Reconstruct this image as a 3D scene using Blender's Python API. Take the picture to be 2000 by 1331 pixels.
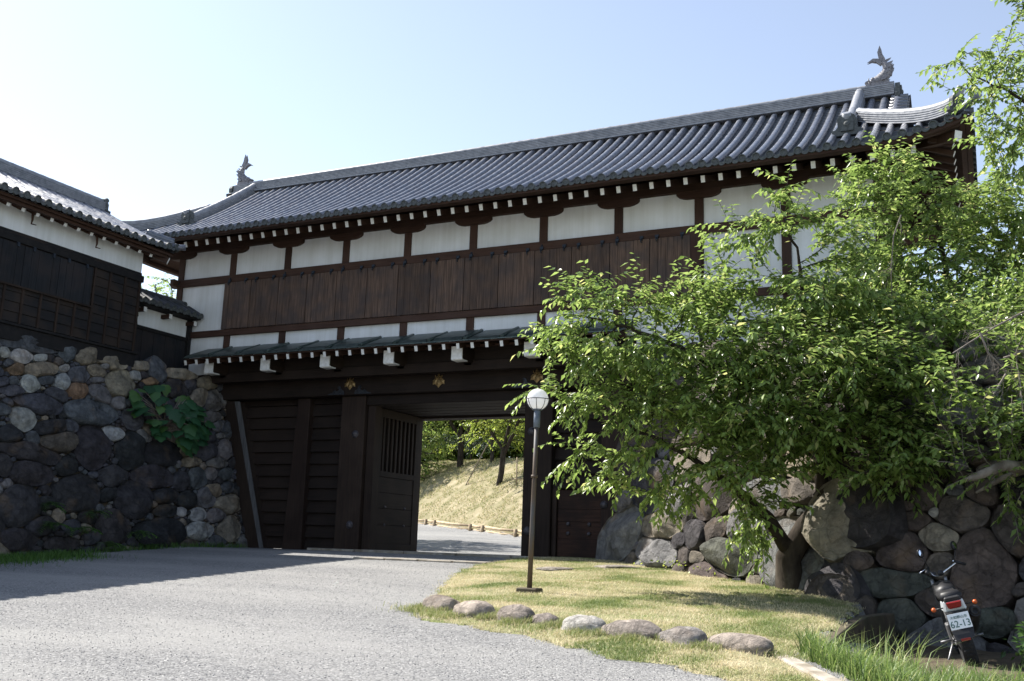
import bpy, bmesh, math, random
import numpy as np
from mathutils import Vector, Matrix, noise
random.seed(7); RNG=np.random.default_rng(11)
for o in list(bpy.data.objects): bpy.data.objects.remove(o)
scene=bpy.context.scene
COL=scene.collection
R=math.radians
CAMC=(21.6828,-21.7379,0.3600); CAMR=(0.903133,0.428147,0.032274); CAMU=(0.056457,-0.192931,0.979587); CAMF=(-0.425634,0.882875,0.198414); LENS=35.100
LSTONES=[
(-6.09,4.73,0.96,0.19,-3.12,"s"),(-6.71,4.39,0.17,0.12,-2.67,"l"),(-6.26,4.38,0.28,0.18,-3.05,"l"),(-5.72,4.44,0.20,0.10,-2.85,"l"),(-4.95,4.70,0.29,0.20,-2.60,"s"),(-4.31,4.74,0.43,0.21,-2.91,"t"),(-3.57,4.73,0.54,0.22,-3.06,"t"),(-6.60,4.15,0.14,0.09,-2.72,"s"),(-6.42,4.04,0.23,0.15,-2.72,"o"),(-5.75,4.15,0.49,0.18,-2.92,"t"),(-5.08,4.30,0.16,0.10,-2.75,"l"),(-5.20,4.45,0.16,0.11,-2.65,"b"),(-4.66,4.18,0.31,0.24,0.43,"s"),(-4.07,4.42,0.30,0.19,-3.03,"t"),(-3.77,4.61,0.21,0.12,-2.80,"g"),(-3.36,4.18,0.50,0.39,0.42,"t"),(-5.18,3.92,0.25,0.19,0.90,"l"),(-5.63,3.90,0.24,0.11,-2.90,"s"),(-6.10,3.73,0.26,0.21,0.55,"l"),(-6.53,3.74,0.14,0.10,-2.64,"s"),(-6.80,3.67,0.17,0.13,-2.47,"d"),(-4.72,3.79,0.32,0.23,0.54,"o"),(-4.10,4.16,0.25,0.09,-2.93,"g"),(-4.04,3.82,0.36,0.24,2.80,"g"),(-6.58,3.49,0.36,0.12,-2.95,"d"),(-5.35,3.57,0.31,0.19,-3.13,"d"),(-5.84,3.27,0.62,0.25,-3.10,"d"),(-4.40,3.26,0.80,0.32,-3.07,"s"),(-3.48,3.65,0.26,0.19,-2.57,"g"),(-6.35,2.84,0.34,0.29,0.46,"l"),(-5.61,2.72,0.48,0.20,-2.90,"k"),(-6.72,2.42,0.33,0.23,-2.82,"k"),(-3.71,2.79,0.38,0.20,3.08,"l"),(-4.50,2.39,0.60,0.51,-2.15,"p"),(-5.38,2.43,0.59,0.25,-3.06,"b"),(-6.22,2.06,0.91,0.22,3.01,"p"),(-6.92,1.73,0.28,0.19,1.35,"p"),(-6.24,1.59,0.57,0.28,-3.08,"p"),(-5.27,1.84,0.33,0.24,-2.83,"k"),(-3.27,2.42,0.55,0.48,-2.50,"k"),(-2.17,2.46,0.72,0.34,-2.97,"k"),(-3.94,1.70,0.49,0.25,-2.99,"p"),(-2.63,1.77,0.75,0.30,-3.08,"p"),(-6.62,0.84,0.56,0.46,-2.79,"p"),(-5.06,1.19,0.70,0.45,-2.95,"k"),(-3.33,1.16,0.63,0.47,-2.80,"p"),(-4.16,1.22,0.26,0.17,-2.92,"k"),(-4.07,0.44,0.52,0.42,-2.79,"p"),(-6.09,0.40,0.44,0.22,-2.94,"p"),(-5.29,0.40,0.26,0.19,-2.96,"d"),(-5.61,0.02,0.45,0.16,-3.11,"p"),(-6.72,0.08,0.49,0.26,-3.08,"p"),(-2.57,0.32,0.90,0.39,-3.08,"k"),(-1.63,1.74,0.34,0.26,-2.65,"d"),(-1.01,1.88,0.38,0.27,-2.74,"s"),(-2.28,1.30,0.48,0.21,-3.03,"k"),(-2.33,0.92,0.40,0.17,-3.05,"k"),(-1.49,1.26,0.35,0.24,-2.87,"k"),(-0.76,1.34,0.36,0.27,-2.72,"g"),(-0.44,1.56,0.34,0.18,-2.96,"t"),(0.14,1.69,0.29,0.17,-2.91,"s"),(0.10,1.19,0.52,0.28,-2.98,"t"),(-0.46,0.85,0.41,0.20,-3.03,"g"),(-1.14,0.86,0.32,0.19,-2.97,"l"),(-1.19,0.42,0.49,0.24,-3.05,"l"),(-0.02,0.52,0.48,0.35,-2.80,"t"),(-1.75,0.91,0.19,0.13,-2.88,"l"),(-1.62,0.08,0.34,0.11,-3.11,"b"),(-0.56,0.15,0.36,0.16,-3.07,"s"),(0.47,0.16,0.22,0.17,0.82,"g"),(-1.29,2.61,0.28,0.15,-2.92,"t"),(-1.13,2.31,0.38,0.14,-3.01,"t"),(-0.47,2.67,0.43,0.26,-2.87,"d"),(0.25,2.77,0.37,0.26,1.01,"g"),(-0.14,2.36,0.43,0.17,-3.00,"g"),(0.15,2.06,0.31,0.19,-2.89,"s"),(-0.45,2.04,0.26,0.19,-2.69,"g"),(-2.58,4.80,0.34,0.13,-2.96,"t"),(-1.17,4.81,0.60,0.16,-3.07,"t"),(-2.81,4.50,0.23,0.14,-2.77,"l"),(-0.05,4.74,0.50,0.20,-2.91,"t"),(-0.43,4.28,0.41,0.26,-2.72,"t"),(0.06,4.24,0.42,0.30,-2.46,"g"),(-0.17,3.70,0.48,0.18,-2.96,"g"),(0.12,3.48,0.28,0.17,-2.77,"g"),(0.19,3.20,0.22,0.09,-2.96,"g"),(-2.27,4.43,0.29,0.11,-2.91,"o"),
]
RST1=[
(1.90,0.27,0.80,0.27,3.03,"g"),(1.78,0.80,0.79,0.24,3.09,"t"),(3.14,0.66,0.42,0.26,2.79,"p"),(3.37,0.21,0.28,0.12,3.07,"b"),(4.41,0.28,0.80,0.30,3.11,"m"),(2.32,2.14,0.79,0.25,2.95,"t"),(2.10,1.79,0.44,0.12,3.04,"t"),(5.94,1.34,0.52,0.24,3.00,"b"),(7.01,3.49,0.71,0.20,2.92,"g"),
]
RST2=[
(0.61,1.47,0.32,0.19,3.08,"t"),(1.06,1.24,0.21,0.19,2.67,"r"),(1.19,0.99,0.07,0.07,1.89,"l"),(1.56,0.96,0.32,0.24,2.89,"r"),(0.86,0.84,0.24,0.14,3.13,"r"),(0.81,0.41,0.34,0.31,2.49,"r"),(0.70,0.00,0.47,0.21,-3.09,"m"),(1.83,0.25,0.55,0.36,1.59,"r"),(2.22,0.76,0.34,0.32,-2.13,"r"),(0.79,-0.45,0.34,0.27,-3.05,"m"),(1.65,2.07,0.20,0.13,3.04,"r"),(1.72,1.81,0.25,0.15,3.07,"r"),(1.43,2.54,0.31,0.24,2.89,"g"),(1.97,2.62,0.29,0.18,3.00,"g"),(1.24,2.09,0.17,0.14,1.79,"t"),(2.04,1.98,0.29,0.25,1.78,"r"),(1.82,3.05,0.33,0.23,2.93,"g"),(0.91,3.14,0.30,0.24,2.76,"g"),(1.97,-0.42,0.30,0.19,-3.03,"m"),
]
BL1=[
(16.38,-8.14,4.06,0.58,0.50,0.20,1),(16.92,-7.83,3.85,0.69,0.60,0.26,1),(17.69,-7.47,3.91,0.69,0.80,0.31,1),(16.06,-8.14,3.40,0.54,0.50,0.20,1),(16.68,-7.80,3.20,0.85,0.70,0.26,1),(17.63,-7.55,3.12,0.91,0.90,0.34,1.1),(16.81,-7.68,2.44,0.92,0.80,0.26,1.1),(17.74,-7.68,2.41,0.82,0.90,0.33,1.1),(18.57,-7.34,3.19,0.90,1.10,0.45,1.2),(18.65,-7.45,2.34,0.88,1.00,0.44,1.2),(18.22,-7.08,4.33,0.58,0.70,0.30,0.6),(18.50,-6.91,5.16,0.67,0.50,0.21,0.6),(19.00,-6.79,5.72,0.24,0.35,0.25,0.9),(19.56,-6.58,3.98,0.85,1.00,0.62,0.8),(19.59,-7.46,2.89,0.86,1.10,0.39,1.2),(20.37,-7.08,2.85,0.79,1.10,0.43,1.2),(21.11,-7.59,2.70,0.44,0.60,0.20,1),(19.25,-7.22,2.14,0.95,1.10,0.36,1.3),(20.17,-6.77,2.10,0.80,1.00,0.40,1.2),(18.16,-7.57,1.86,0.66,0.80,0.21,0.8),(16.93,-7.79,1.70,0.60,0.50,0.16,0.9),(16.57,-7.66,1.34,0.53,0.40,0.14,0.9),(17.54,-7.49,1.17,0.52,0.50,0.13,0.8),(18.48,-7.68,1.49,0.65,0.80,0.25,0.9),(18.81,-7.21,1.63,0.44,0.60,0.22,0.8),(20.81,-7.43,1.87,0.41,0.70,0.34,0.8),(20.46,-7.29,1.48,0.62,0.70,0.24,0.8),(18.51,-6.92,0.69,0.33,0.40,0.22,0.9),(18.61,-6.70,0.45,0.16,0.30,0.22,0.8),(16.06,-7.62,1.57,0.58,0.15,0.08,0.9),(15.70,-7.93,2.67,0.47,0.20,0.14,1),(16.19,-7.75,1.91,0.38,0.20,0.09,0.6),(19.79,-6.36,4.98,0.39,0.50,0.47,0.5),(21.17,-6.62,3.56,0.58,0.80,0.29,0.9),(20.44,-5.92,3.91,0.55,0.80,0.39,0.9),(19.22,-6.59,5.30,0.39,0.50,0.20,0.5),(19.44,-6.70,1.71,0.45,0.50,0.16,0.8),(18.67,-7.26,1.05,0.36,0.50,0.22,0.8),(21.37,-6.31,3.61,0.37,0.60,0.22,0.7),
]
BL2=[
(20.37,-4.23,6.83,0.71,0.80,0.37,0.7),(20.08,-4.53,6.03,0.70,0.80,0.44,0.6),(21.17,-3.68,6.08,0.80,1.00,0.67,0.8),(20.65,-4.03,5.02,1.13,1.20,0.78,1.1),(22.05,-2.90,6.03,0.81,1.10,0.90,1),(21.88,-3.33,4.56,0.87,1.10,0.78,1),(21.15,-3.80,4.06,1.03,1.00,0.43,0.8),(21.98,-3.98,3.63,0.66,0.80,0.42,0.9),(21.49,-4.16,4.40,0.67,0.80,0.42,0.9),(22.67,-3.96,4.02,0.66,0.90,0.74,0.9),(21.85,-4.75,2.77,0.47,0.60,0.28,0.6),(20.04,-4.74,4.37,0.51,0.60,0.51,0.6),(22.90,-2.47,5.42,0.81,1.20,1.44,0.7),
]
BL3=[
(21.79,-5.81,7.84,0.64,0.60,0.25,0.8),(22.40,-5.18,7.84,0.49,0.80,0.49,0.9),(22.28,-5.04,6.97,0.57,0.70,0.41,0.9),(22.39,-4.86,6.42,0.45,0.50,0.20,0.7),(23.09,-4.55,7.56,0.66,1.00,1.48,0.7),(22.54,-5.35,8.92,0.32,0.40,0.15,0.8),(21.98,-5.51,7.42,0.40,0.40,0.16,0.5),
]
BL4=[
(21.98,-7.48,1.59,0.29,0.40,0.20,0.7),(22.11,-7.44,3.19,0.37,0.50,0.27,0.8),(21.96,-7.40,1.14,0.23,0.40,0.20,0.7),(22.59,-7.00,1.24,0.46,0.90,0.79,0.9),(22.00,-7.91,2.00,0.32,0.50,0.29,0.9),(22.44,-7.45,1.91,0.45,0.80,0.78,0.8),(21.47,-8.21,2.23,0.45,0.25,0.09,0.8),(22.13,-7.64,2.61,0.26,0.40,0.20,0.5),
]
TR1=[(18.89,-6.06,-0.29),(18.89,-6.24,0.27),(19.17,-6.27,0.73),(19.55,-6.30,1.18),(19.87,-6.24,1.60),(20.05,-6.26,2.08)]
TR1b=[(18.93,-6.23,0.31),(18.68,-6.64,0.85),(18.26,-7.06,1.27),(17.61,-7.48,1.76),(16.79,-7.62,2.14)]
TR1c=[(19.44,-6.33,1.07),(19.38,-6.27,1.71),(19.34,-6.31,2.79),(19.24,-6.41,4.04),(19.20,-6.50,4.84)]
TR1d=[(19.87,-6.24,1.60),(19.49,-6.91,2.24),(18.50,-7.40,2.80),(17.28,-7.68,3.43),(16.63,-7.92,3.65)]
TR2=[(21.70,-2.51,3.55),(21.49,-2.75,4.16),(21.25,-3.24,4.81),(21.14,-3.57,5.56),(21.09,-3.71,6.08)]
TR2b=[(21.49,-2.75,4.16),(21.83,-2.68,5.08),(22.12,-2.62,5.92)]
TR3=[(23.85,-2.32,0.78),(23.77,-3.11,3.62),(23.43,-3.84,5.60),(23.13,-4.39,6.92)]
TR3b=[(23.43,-3.84,5.60),(22.91,-4.65,7.11),(22.35,-5.14,7.57),(21.78,-5.68,7.73)]
TR4=[(22.63,-6.91,0.92),(22.41,-7.21,1.29),(22.12,-7.62,1.48),(21.83,-8.10,1.48),(21.51,-8.22,1.33),(21.39,-8.27,1.29)]
TR4b=[(22.41,-7.21,1.29),(22.37,-7.44,1.72),(22.14,-7.95,1.99)]
TW1=[(22.59,-7.15,3.91),(22.19,-7.48,3.52),(21.82,-7.83,3.26),(21.57,-7.91,3.09),(21.33,-8.10,2.90)]
TW2=[(21.66,-7.89,3.19),(21.74,-7.90,2.92),(21.88,-7.80,2.76),(21.93,-7.75,2.67)]
TW3=[(21.93,-7.75,2.67),(21.77,-7.88,2.39),(21.64,-7.90,2.20)]
TW4=[(21.91,-7.81,2.86),(22.09,-7.84,2.91),(22.27,-7.79,3.04)]
TW5=[(20.67,-6.15,5.44),(20.55,-6.14,5.13),(20.49,-6.07,4.67),(20.47,-5.96,4.14)]
TAG=[(19.30,-6.59,0.93)]
# ---------------------------------------------------------------- camera
cam=bpy.data.cameras.new('camera'); cam_o=bpy.data.objects.new('camera',cam); COL.objects.link(cam_o)
cam.sensor_width=36; cam.lens=LENS; cam.clip_start=.1; cam.clip_end=3000
r_,u_,f_=Vector(CAMR),Vector(CAMU),Vector(CAMF)
cam_o.matrix_world=Matrix(((r_.x,u_.x,-f_.x,CAMC[0]),(r_.y,u_.y,-f_.y,CAMC[1]),(r_.z,u_.z,-f_.z,CAMC[2]),(0,0,0,1)))
scene.camera=cam_o
# ---------------------------------------------------------------- world and sun
SUN_DIR=Vector((-.88,.13,.98)).normalized()      # towards the sun
el=math.asin(SUN_DIR.z); az=math.atan2(SUN_DIR.x,SUN_DIR.y)   # clockwise from +Y
world=bpy.data.worlds.new('World'); scene.world=world; world.use_nodes=True
nt=world.node_tree; nt.nodes.clear()
sky=nt.nodes.new('ShaderNodeTexSky'); sky.sky_type='NISHITA'; sky.sun_disc=False
sky.sun_elevation=el; sky.sun_rotation=az
sky.air_density=1.0; sky.dust_density=.5; sky.ozone_density=1.0; sky.altitude=50
bg=nt.nodes.new('ShaderNodeBackground'); bg.inputs[1].default_value=.105
wo=nt.nodes.new('ShaderNodeOutputWorld')
hsv=nt.nodes.new('ShaderNodeHueSaturation'); hsv.inputs['Saturation'].default_value=.74; hsv.inputs['Hue'].default_value=.502; nt.links.new(sky.outputs[0],hsv.inputs['Color']); nt.links.new(hsv.outputs[0],bg.inputs[0]); nt.links.new(bg.outputs[0],wo.inputs[0])
sun=bpy.data.lights.new('sun','SUN'); sun.energy=5.0; sun.angle=R(.53); sun.color=(1,.95,.87)
sun_o=bpy.data.objects.new('sun',sun); COL.objects.link(sun_o)
sun_o.rotation_euler=SUN_DIR.to_track_quat('Z','Y').to_euler()
vs=scene.view_settings; vs.view_transform='Standard'; vs.look='None'; vs.gamma=1; vs.exposure=1.18
# ---------------------------------------------------------------- materials
def newmat(name):
    m=bpy.data.materials.new(name); m.use_nodes=True; t=m.node_tree; t.nodes.clear()
    o=t.nodes.new('ShaderNodeOutputMaterial'); b=t.nodes.new('ShaderNodeBsdfPrincipled')
    t.links.new(b.outputs[0],o.inputs[0]); return m,t,b,o
def N(t,typ,**k):
    n=t.nodes.new(typ)
    for a,v in k.items():
        if a.startswith('i_'):
            key=a[2:]; n.inputs[int(key) if key.isdigit() else key].default_value=v
        else: setattr(n,a,v)
    return n
def ramp(t,stops):
    n=t.nodes.new('ShaderNodeValToRGB'); e=n.color_ramp.elements
    while len(e)>1: e.remove(e[-1])
    e[0].position=stops[0][0]; e[0].color=(*stops[0][1],1)
    for p,c in stops[1:]:
        x=e.new(p); x.color=(*c,1)
    return n
def coords(t,scale=(1,1,1),src='Object'):
    tc=t.nodes.new('ShaderNodeNewGeometry'); mp=t.nodes.new('ShaderNodeMapping'); mp.inputs['Scale'].default_value=scale
    t.links.new(tc.outputs['Position'],mp.inputs[0]); return mp
def noise_mat(name,stops,scale=5,detail=8,stretch=(1,1,1),rough=.8,bump=.3,bdist=.01,spec=.3,metal=0,second=None,rr=None,rough_n=.6,tone=0):
    m,t,b,o=newmat(name); mp=coords(t,stretch)
    n=N(t,'ShaderNodeTexNoise'); n.inputs['Scale'].default_value=scale; n.inputs['Detail'].default_value=detail; n.inputs['Roughness'].default_value=rough_n
    t.links.new(mp.outputs[0],n.inputs['Vector']); r=ramp(t,stops); t.links.new(n.outputs[0],r.inputs[0]); col=r.outputs[0]
    if second:   # (scale, darkcolor, amount) large-scale variation
        mp2=coords(t); n2=N(t,'ShaderNodeTexNoise'); n2.inputs['Scale'].default_value=second[0]; n2.inputs['Detail'].default_value=5
        t.links.new(mp2.outputs[0],n2.inputs['Vector']); r2=ramp(t,[(.42,(0,0,0)),(.62,(1,1,1))]); t.links.new(n2.outputs[0],r2.inputs[0])
        mx=N(t,'ShaderNodeMix',data_type='RGBA'); mu=N(t,'ShaderNodeMath',operation='MULTIPLY'); mu.inputs[1].default_value=second[2]
        t.links.new(r2.outputs[0],mu.inputs[0]); t.links.new(mu.outputs[0],mx.inputs[0]); t.links.new(col,mx.inputs[6]); mx.inputs[7].default_value=(*second[1],1); col=mx.outputs[2]
    if tone:
        oi=N(t,'ShaderNodeObjectInfo'); rt=ramp(t,[(0,(1-tone,)*3),(1,(1+tone,)*3)]); t.links.new(oi.outputs['Random'],rt.inputs[0]); mt=N(t,'ShaderNodeMix',data_type='RGBA',blend_type='MULTIPLY'); mt.inputs[0].default_value=1; t.links.new(col,mt.inputs[6]); t.links.new(rt.outputs[0],mt.inputs[7]); col=mt.outputs[2]
    t.links.new(col,b.inputs['Base Color'])
    if bump:
        bp=N(t,'ShaderNodeBump'); bp.inputs['Strength'].default_value=bump; bp.inputs['Distance'].default_value=bdist
        t.links.new(n.outputs[0],bp.inputs['Height']); t.links.new(bp.outputs[0],b.inputs['Normal'])
    b.inputs['Roughness'].default_value=rough; b.inputs['Specular IOR Level'].default_value=spec; b.inputs['Metallic'].default_value=metal
    if rr:
        r3=ramp(t,[(.3,(rr[0],)*3),(.7,(rr[1],)*3)]); t.links.new(n.outputs[0],r3.inputs[0]); t.links.new(r3.outputs[0],b.inputs['Roughness'])
    return m
def wood(name,dark,light,axis,worn=None,scale=9,rough=.75):
    st=[14,14,14]; st['xyz'.index(axis)]=.7
    return noise_mat(name,[(.25,dark),(.75,light)],scale=scale/9*2.2,detail=9,stretch=tuple(st),rough=rough,bump=.5,bdist=.006,spec=.25,second=worn,tone=.22)
M={}
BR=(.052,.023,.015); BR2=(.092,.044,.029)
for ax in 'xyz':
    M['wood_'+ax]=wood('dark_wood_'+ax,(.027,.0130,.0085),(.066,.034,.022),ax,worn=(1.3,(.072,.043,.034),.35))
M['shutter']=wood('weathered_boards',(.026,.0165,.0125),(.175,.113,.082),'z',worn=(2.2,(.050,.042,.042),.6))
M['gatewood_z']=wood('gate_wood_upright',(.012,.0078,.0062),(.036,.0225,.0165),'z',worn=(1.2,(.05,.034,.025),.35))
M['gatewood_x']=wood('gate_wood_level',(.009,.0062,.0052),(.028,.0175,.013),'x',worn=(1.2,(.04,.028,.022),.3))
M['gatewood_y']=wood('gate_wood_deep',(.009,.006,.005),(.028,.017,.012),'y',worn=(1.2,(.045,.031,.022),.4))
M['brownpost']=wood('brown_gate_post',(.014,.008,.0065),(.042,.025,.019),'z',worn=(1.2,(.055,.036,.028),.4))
M['greywood']=wood('pale_grey_side',(.05,.05,.052),(.12,.12,.125),'z')
M['doorpanel']=wood('worn_door_panel',(.022,.011,.008),(.082,.040,.026),'x',worn=(1.6,(.02,.012,.01),.8))
M['blackboard_z']=wood('black_boards_upright',(.006,.007,.0085),(.022,.024,.029),'z',worn=(1.6,(.034,.027,.026),.6))
M['blackboard_y']=wood('black_boards_level',(.006,.0065,.008),(.020,.018,.018),'y',worn=(1.8,(.038,.026,.019),.6))
M['black']=noise_mat('black_timber',[(.3,(.006,.006,.007)),(.7,(.017,.015,.015))],scale=6,bump=.2)
M['plaster']=noise_mat('white_plaster',[(.3,(.69,.71,.73)),(.7,(.79,.81,.83))],scale=3,detail=6,rough=.9,bump=.12,bdist=.004,spec=.15,second=(.9,(.62,.63,.60),.3))
def plaster_mat():
    m,t,b,o=newmat('white_plaster'); mp=coords(t,(7,7,.35)); n=N(t,'ShaderNodeTexNoise'); n.inputs['Scale'].default_value=1.3; n.inputs['Detail'].default_value=8; t.links.new(mp.outputs[0],n.inputs['Vector'])
    r=ramp(t,[(.34,(.70,.715,.715)),(.55,(.755,.775,.785)),(.75,(.78,.80,.82))]); t.links.new(n.outputs[0],r.inputs[0])  # faint blue of sky light is put into the white
    mp2=coords(t); n2=N(t,'ShaderNodeTexNoise'); n2.inputs['Scale'].default_value=1.1; n2.inputs['Detail'].default_value=9; t.links.new(mp2.outputs[0],n2.inputs['Vector']); r2=ramp(t,[(.35,(.86,.86,.84)),(.65,(1,1,1))]); t.links.new(n2.outputs[0],r2.inputs[0])
    mx=N(t,'ShaderNodeMix',data_type='RGBA',blend_type='MULTIPLY'); mx.inputs[0].default_value=1; t.links.new(r.outputs[0],mx.inputs[6]); t.links.new(r2.outputs[0],mx.inputs[7]); t.links.new(mx.outputs[2],b.inputs['Base Color'])
    bp=N(t,'ShaderNodeBump'); bp.inputs['Strength'].default_value=.15; bp.inputs['Distance'].default_value=.01; t.links.new(n2.outputs[0],bp.inputs['Height']); t.links.new(bp.outputs[0],b.inputs['Normal']); b.inputs['Roughness'].default_value=.9; b.inputs['Specular IOR Level'].default_value=.15; return m
M['plaster']=plaster_mat()
M['whitepaint']=noise_mat('white_painted_end',[(.3,(.62,.62,.60)),(.7,(.84,.84,.82))],scale=14,rough=.8,bump=.2,bdist=.003)
M['tile']=noise_mat('silver_grey_tile',[(.25,(.068,.080,.105)),(.5,(.112,.126,.158)),(.78,(.20,.212,.245))],scale=7,detail=9,rough=.42,bump=.25,bdist=.004,spec=.55,second=(2.5,(.105,.10,.115),.5),rr=(.18,.42))
M['tilepan']=noise_mat('dark_pan_tile',[(.25,(.025,.03,.038)),(.75,(.07,.078,.095))],scale=7,detail=9,rough=.5,bump=.3,spec=.5)
M['tileend']=noise_mat('weathered_tile_end',[(.3,(.04,.045,.047)),(.7,(.11,.12,.12))],scale=20,detail=8,rough=.7,bump=.5,bdist=.006)
M['ridge']=noise_mat('ridge_tile_grey',[(.3,(.14,.15,.17)),(.7,(.30,.31,.335))],scale=8,detail=8,rough=.45,bump=.25,spec=.5,rr=(.35,.6))
M['bronze']=noise_mat('fish_tile',[(.3,(.10,.10,.115)),(.7,(.27,.265,.285))],scale=25,detail=8,rough=.5,bump=.9,bdist=.02)
M['copper']=noise_mat('copper_sheet',[(.3,(.035,.052,.050)),(.7,(.085,.115,.108))],scale=8,rough=.38,bump=.15,metal=.4,spec=.5)
M['gold']=noise_mat('old_gold',[(.3,(.17,.11,.045)),(.7,(.40,.28,.13))],scale=30,rough=.45,bump=.4,metal=.6)
M['iron']=noise_mat('dark_iron',[(.3,(.02,.022,.028)),(.7,(.06,.065,.075))],scale=20,rough=.5,bump=.3,metal=.5)
M['hookiron']=noise_mat('blue_black_iron',[(.3,(.012,.016,.024)),(.7,(.035,.045,.06))],scale=20,rough=.5,bump=.3,metal=.3)
M['stud']=noise_mat('stud_iron',[(.3,(.04,.036,.04)),(.7,(.12,.11,.12))],scale=14,rough=.55,bump=.3,metal=.3)
M['bark']=noise_mat('dark_bark',[(.3,(.018,.014,.011)),(.6,(.055,.045,.036)),(.85,(.13,.12,.10))],scale=5,detail=10,stretch=(1,1,.45),rough=.9,bump=1.0,bdist=.03,spec=.1)
M['palebark']=noise_mat('pale_bark',[(.3,(.09,.075,.06)),(.75,(.30,.27,.23))],scale=6,detail=10,stretch=(1,1,.5),rough=.9,bump=.8,bdist=.02)
M['twig']=noise_mat('grey_twig',[(.3,(.12,.10,.085)),(.75,(.30,.26,.23))],scale=9,rough=.85,bump=.3)
M['rawwood']=noise_mat('pale_fence_log',[(.3,(.26,.19,.12)),(.7,(.50,.40,.27))],scale=7,rough=.85,bump=.4)
M['concrete']=noise_mat('old_concrete',[(.3,(.26,.23,.19)),(.7,(.44,.40,.34))],scale=9,detail=10,rough=.95,bump=.5,second=(3,(.16,.13,.09),.7))
M['darkconcrete']=noise_mat('stained_concrete',[(.3,(.06,.048,.035)),(.7,(.15,.12,.09))],scale=6,detail=10,rough=.95,bump=.6,second=(3,(.05,.055,.03),.6))
M['soil']=noise_mat('dark_soil',[(.3,(.05,.038,.025)),(.7,(.12,.095,.065))],scale=6,detail=10,rough=1,bump=.8,bdist=.03)  # dark brown is the soil's own colour
def leafmat(name,stops,trans=.35,gloss=.38):
    m,t,b,o=newmat(name); at=N(t,'ShaderNodeAttribute',attribute_name='v'); r=ramp(t,stops); t.links.new(at.outputs['Fac'],r.inputs[0])
    t.links.new(r.outputs[0],b.inputs['Base Color']); b.inputs['Roughness'].default_value=gloss; b.inputs['Specular IOR Level'].default_value=.5
    tr=N(t,'ShaderNodeBsdfTranslucent'); hs=N(t,'ShaderNodeHueSaturation'); hs.inputs['Value'].default_value=1.5; hs.inputs['Hue'].default_value=.49
    t.links.new(r.outputs[0],hs.inputs['Color']); t.links.new(hs.outputs[0],tr.inputs[0])
    mx=N(t,'ShaderNodeMixShader'); mx.inputs[0].default_value=trans
    t.links.new(b.outputs[0],mx.inputs[1]); t.links.new(tr.outputs[0],mx.inputs[2]); t.links.new(mx.outputs[0],o.inputs[0]); return m
M['leaf']=leafmat('cherry_leaf',[(0,(.085,.14,.032)),(.4,(.165,.25,.062)),(.8,(.26,.35,.105)),(1,(.42,.43,.17))],.5,.30)
M['leafdark']=leafmat('shrub_leaf',[(0,(.025,.06,.018)),(.6,(.05,.11,.026)),(1,(.10,.16,.04))],.25)
M['leafyellow']=leafmat('sun_brightened_leaf',[(0,(.12,.19,.03)),(.5,(.24,.31,.05)),(1,(.36,.40,.09))],.5)  # yellow-green leaves, with sunlit brightness put into the colour
M['leafbig']=leafmat('broad_leaf',[(0,(.018,.07,.028)),(.6,(.03,.105,.04)),(1,(.07,.15,.035))],.3,.55)
M['fern']=leafmat('fern_leaf',[(0,(.03,.09,.015)),(1,(.10,.20,.03))],.3,.6)
M['grass']=leafmat('long_grass',[(0,(.075,.13,.03)),(.6,(.14,.22,.055)),(1,(.30,.33,.13))],.4,.5)
M['lawnblade']=leafmat('short_grass',[(0,(.12,.17,.045)),(.35,(.23,.27,.09)),(.6,(.42,.38,.22)),(1,(.56,.49,.32))],.25,.7)
M['pine']=leafmat('pine_needles',[(0,(.02,.05,.03)),(1,(.07,.12,.07))],.15,.6)
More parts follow.
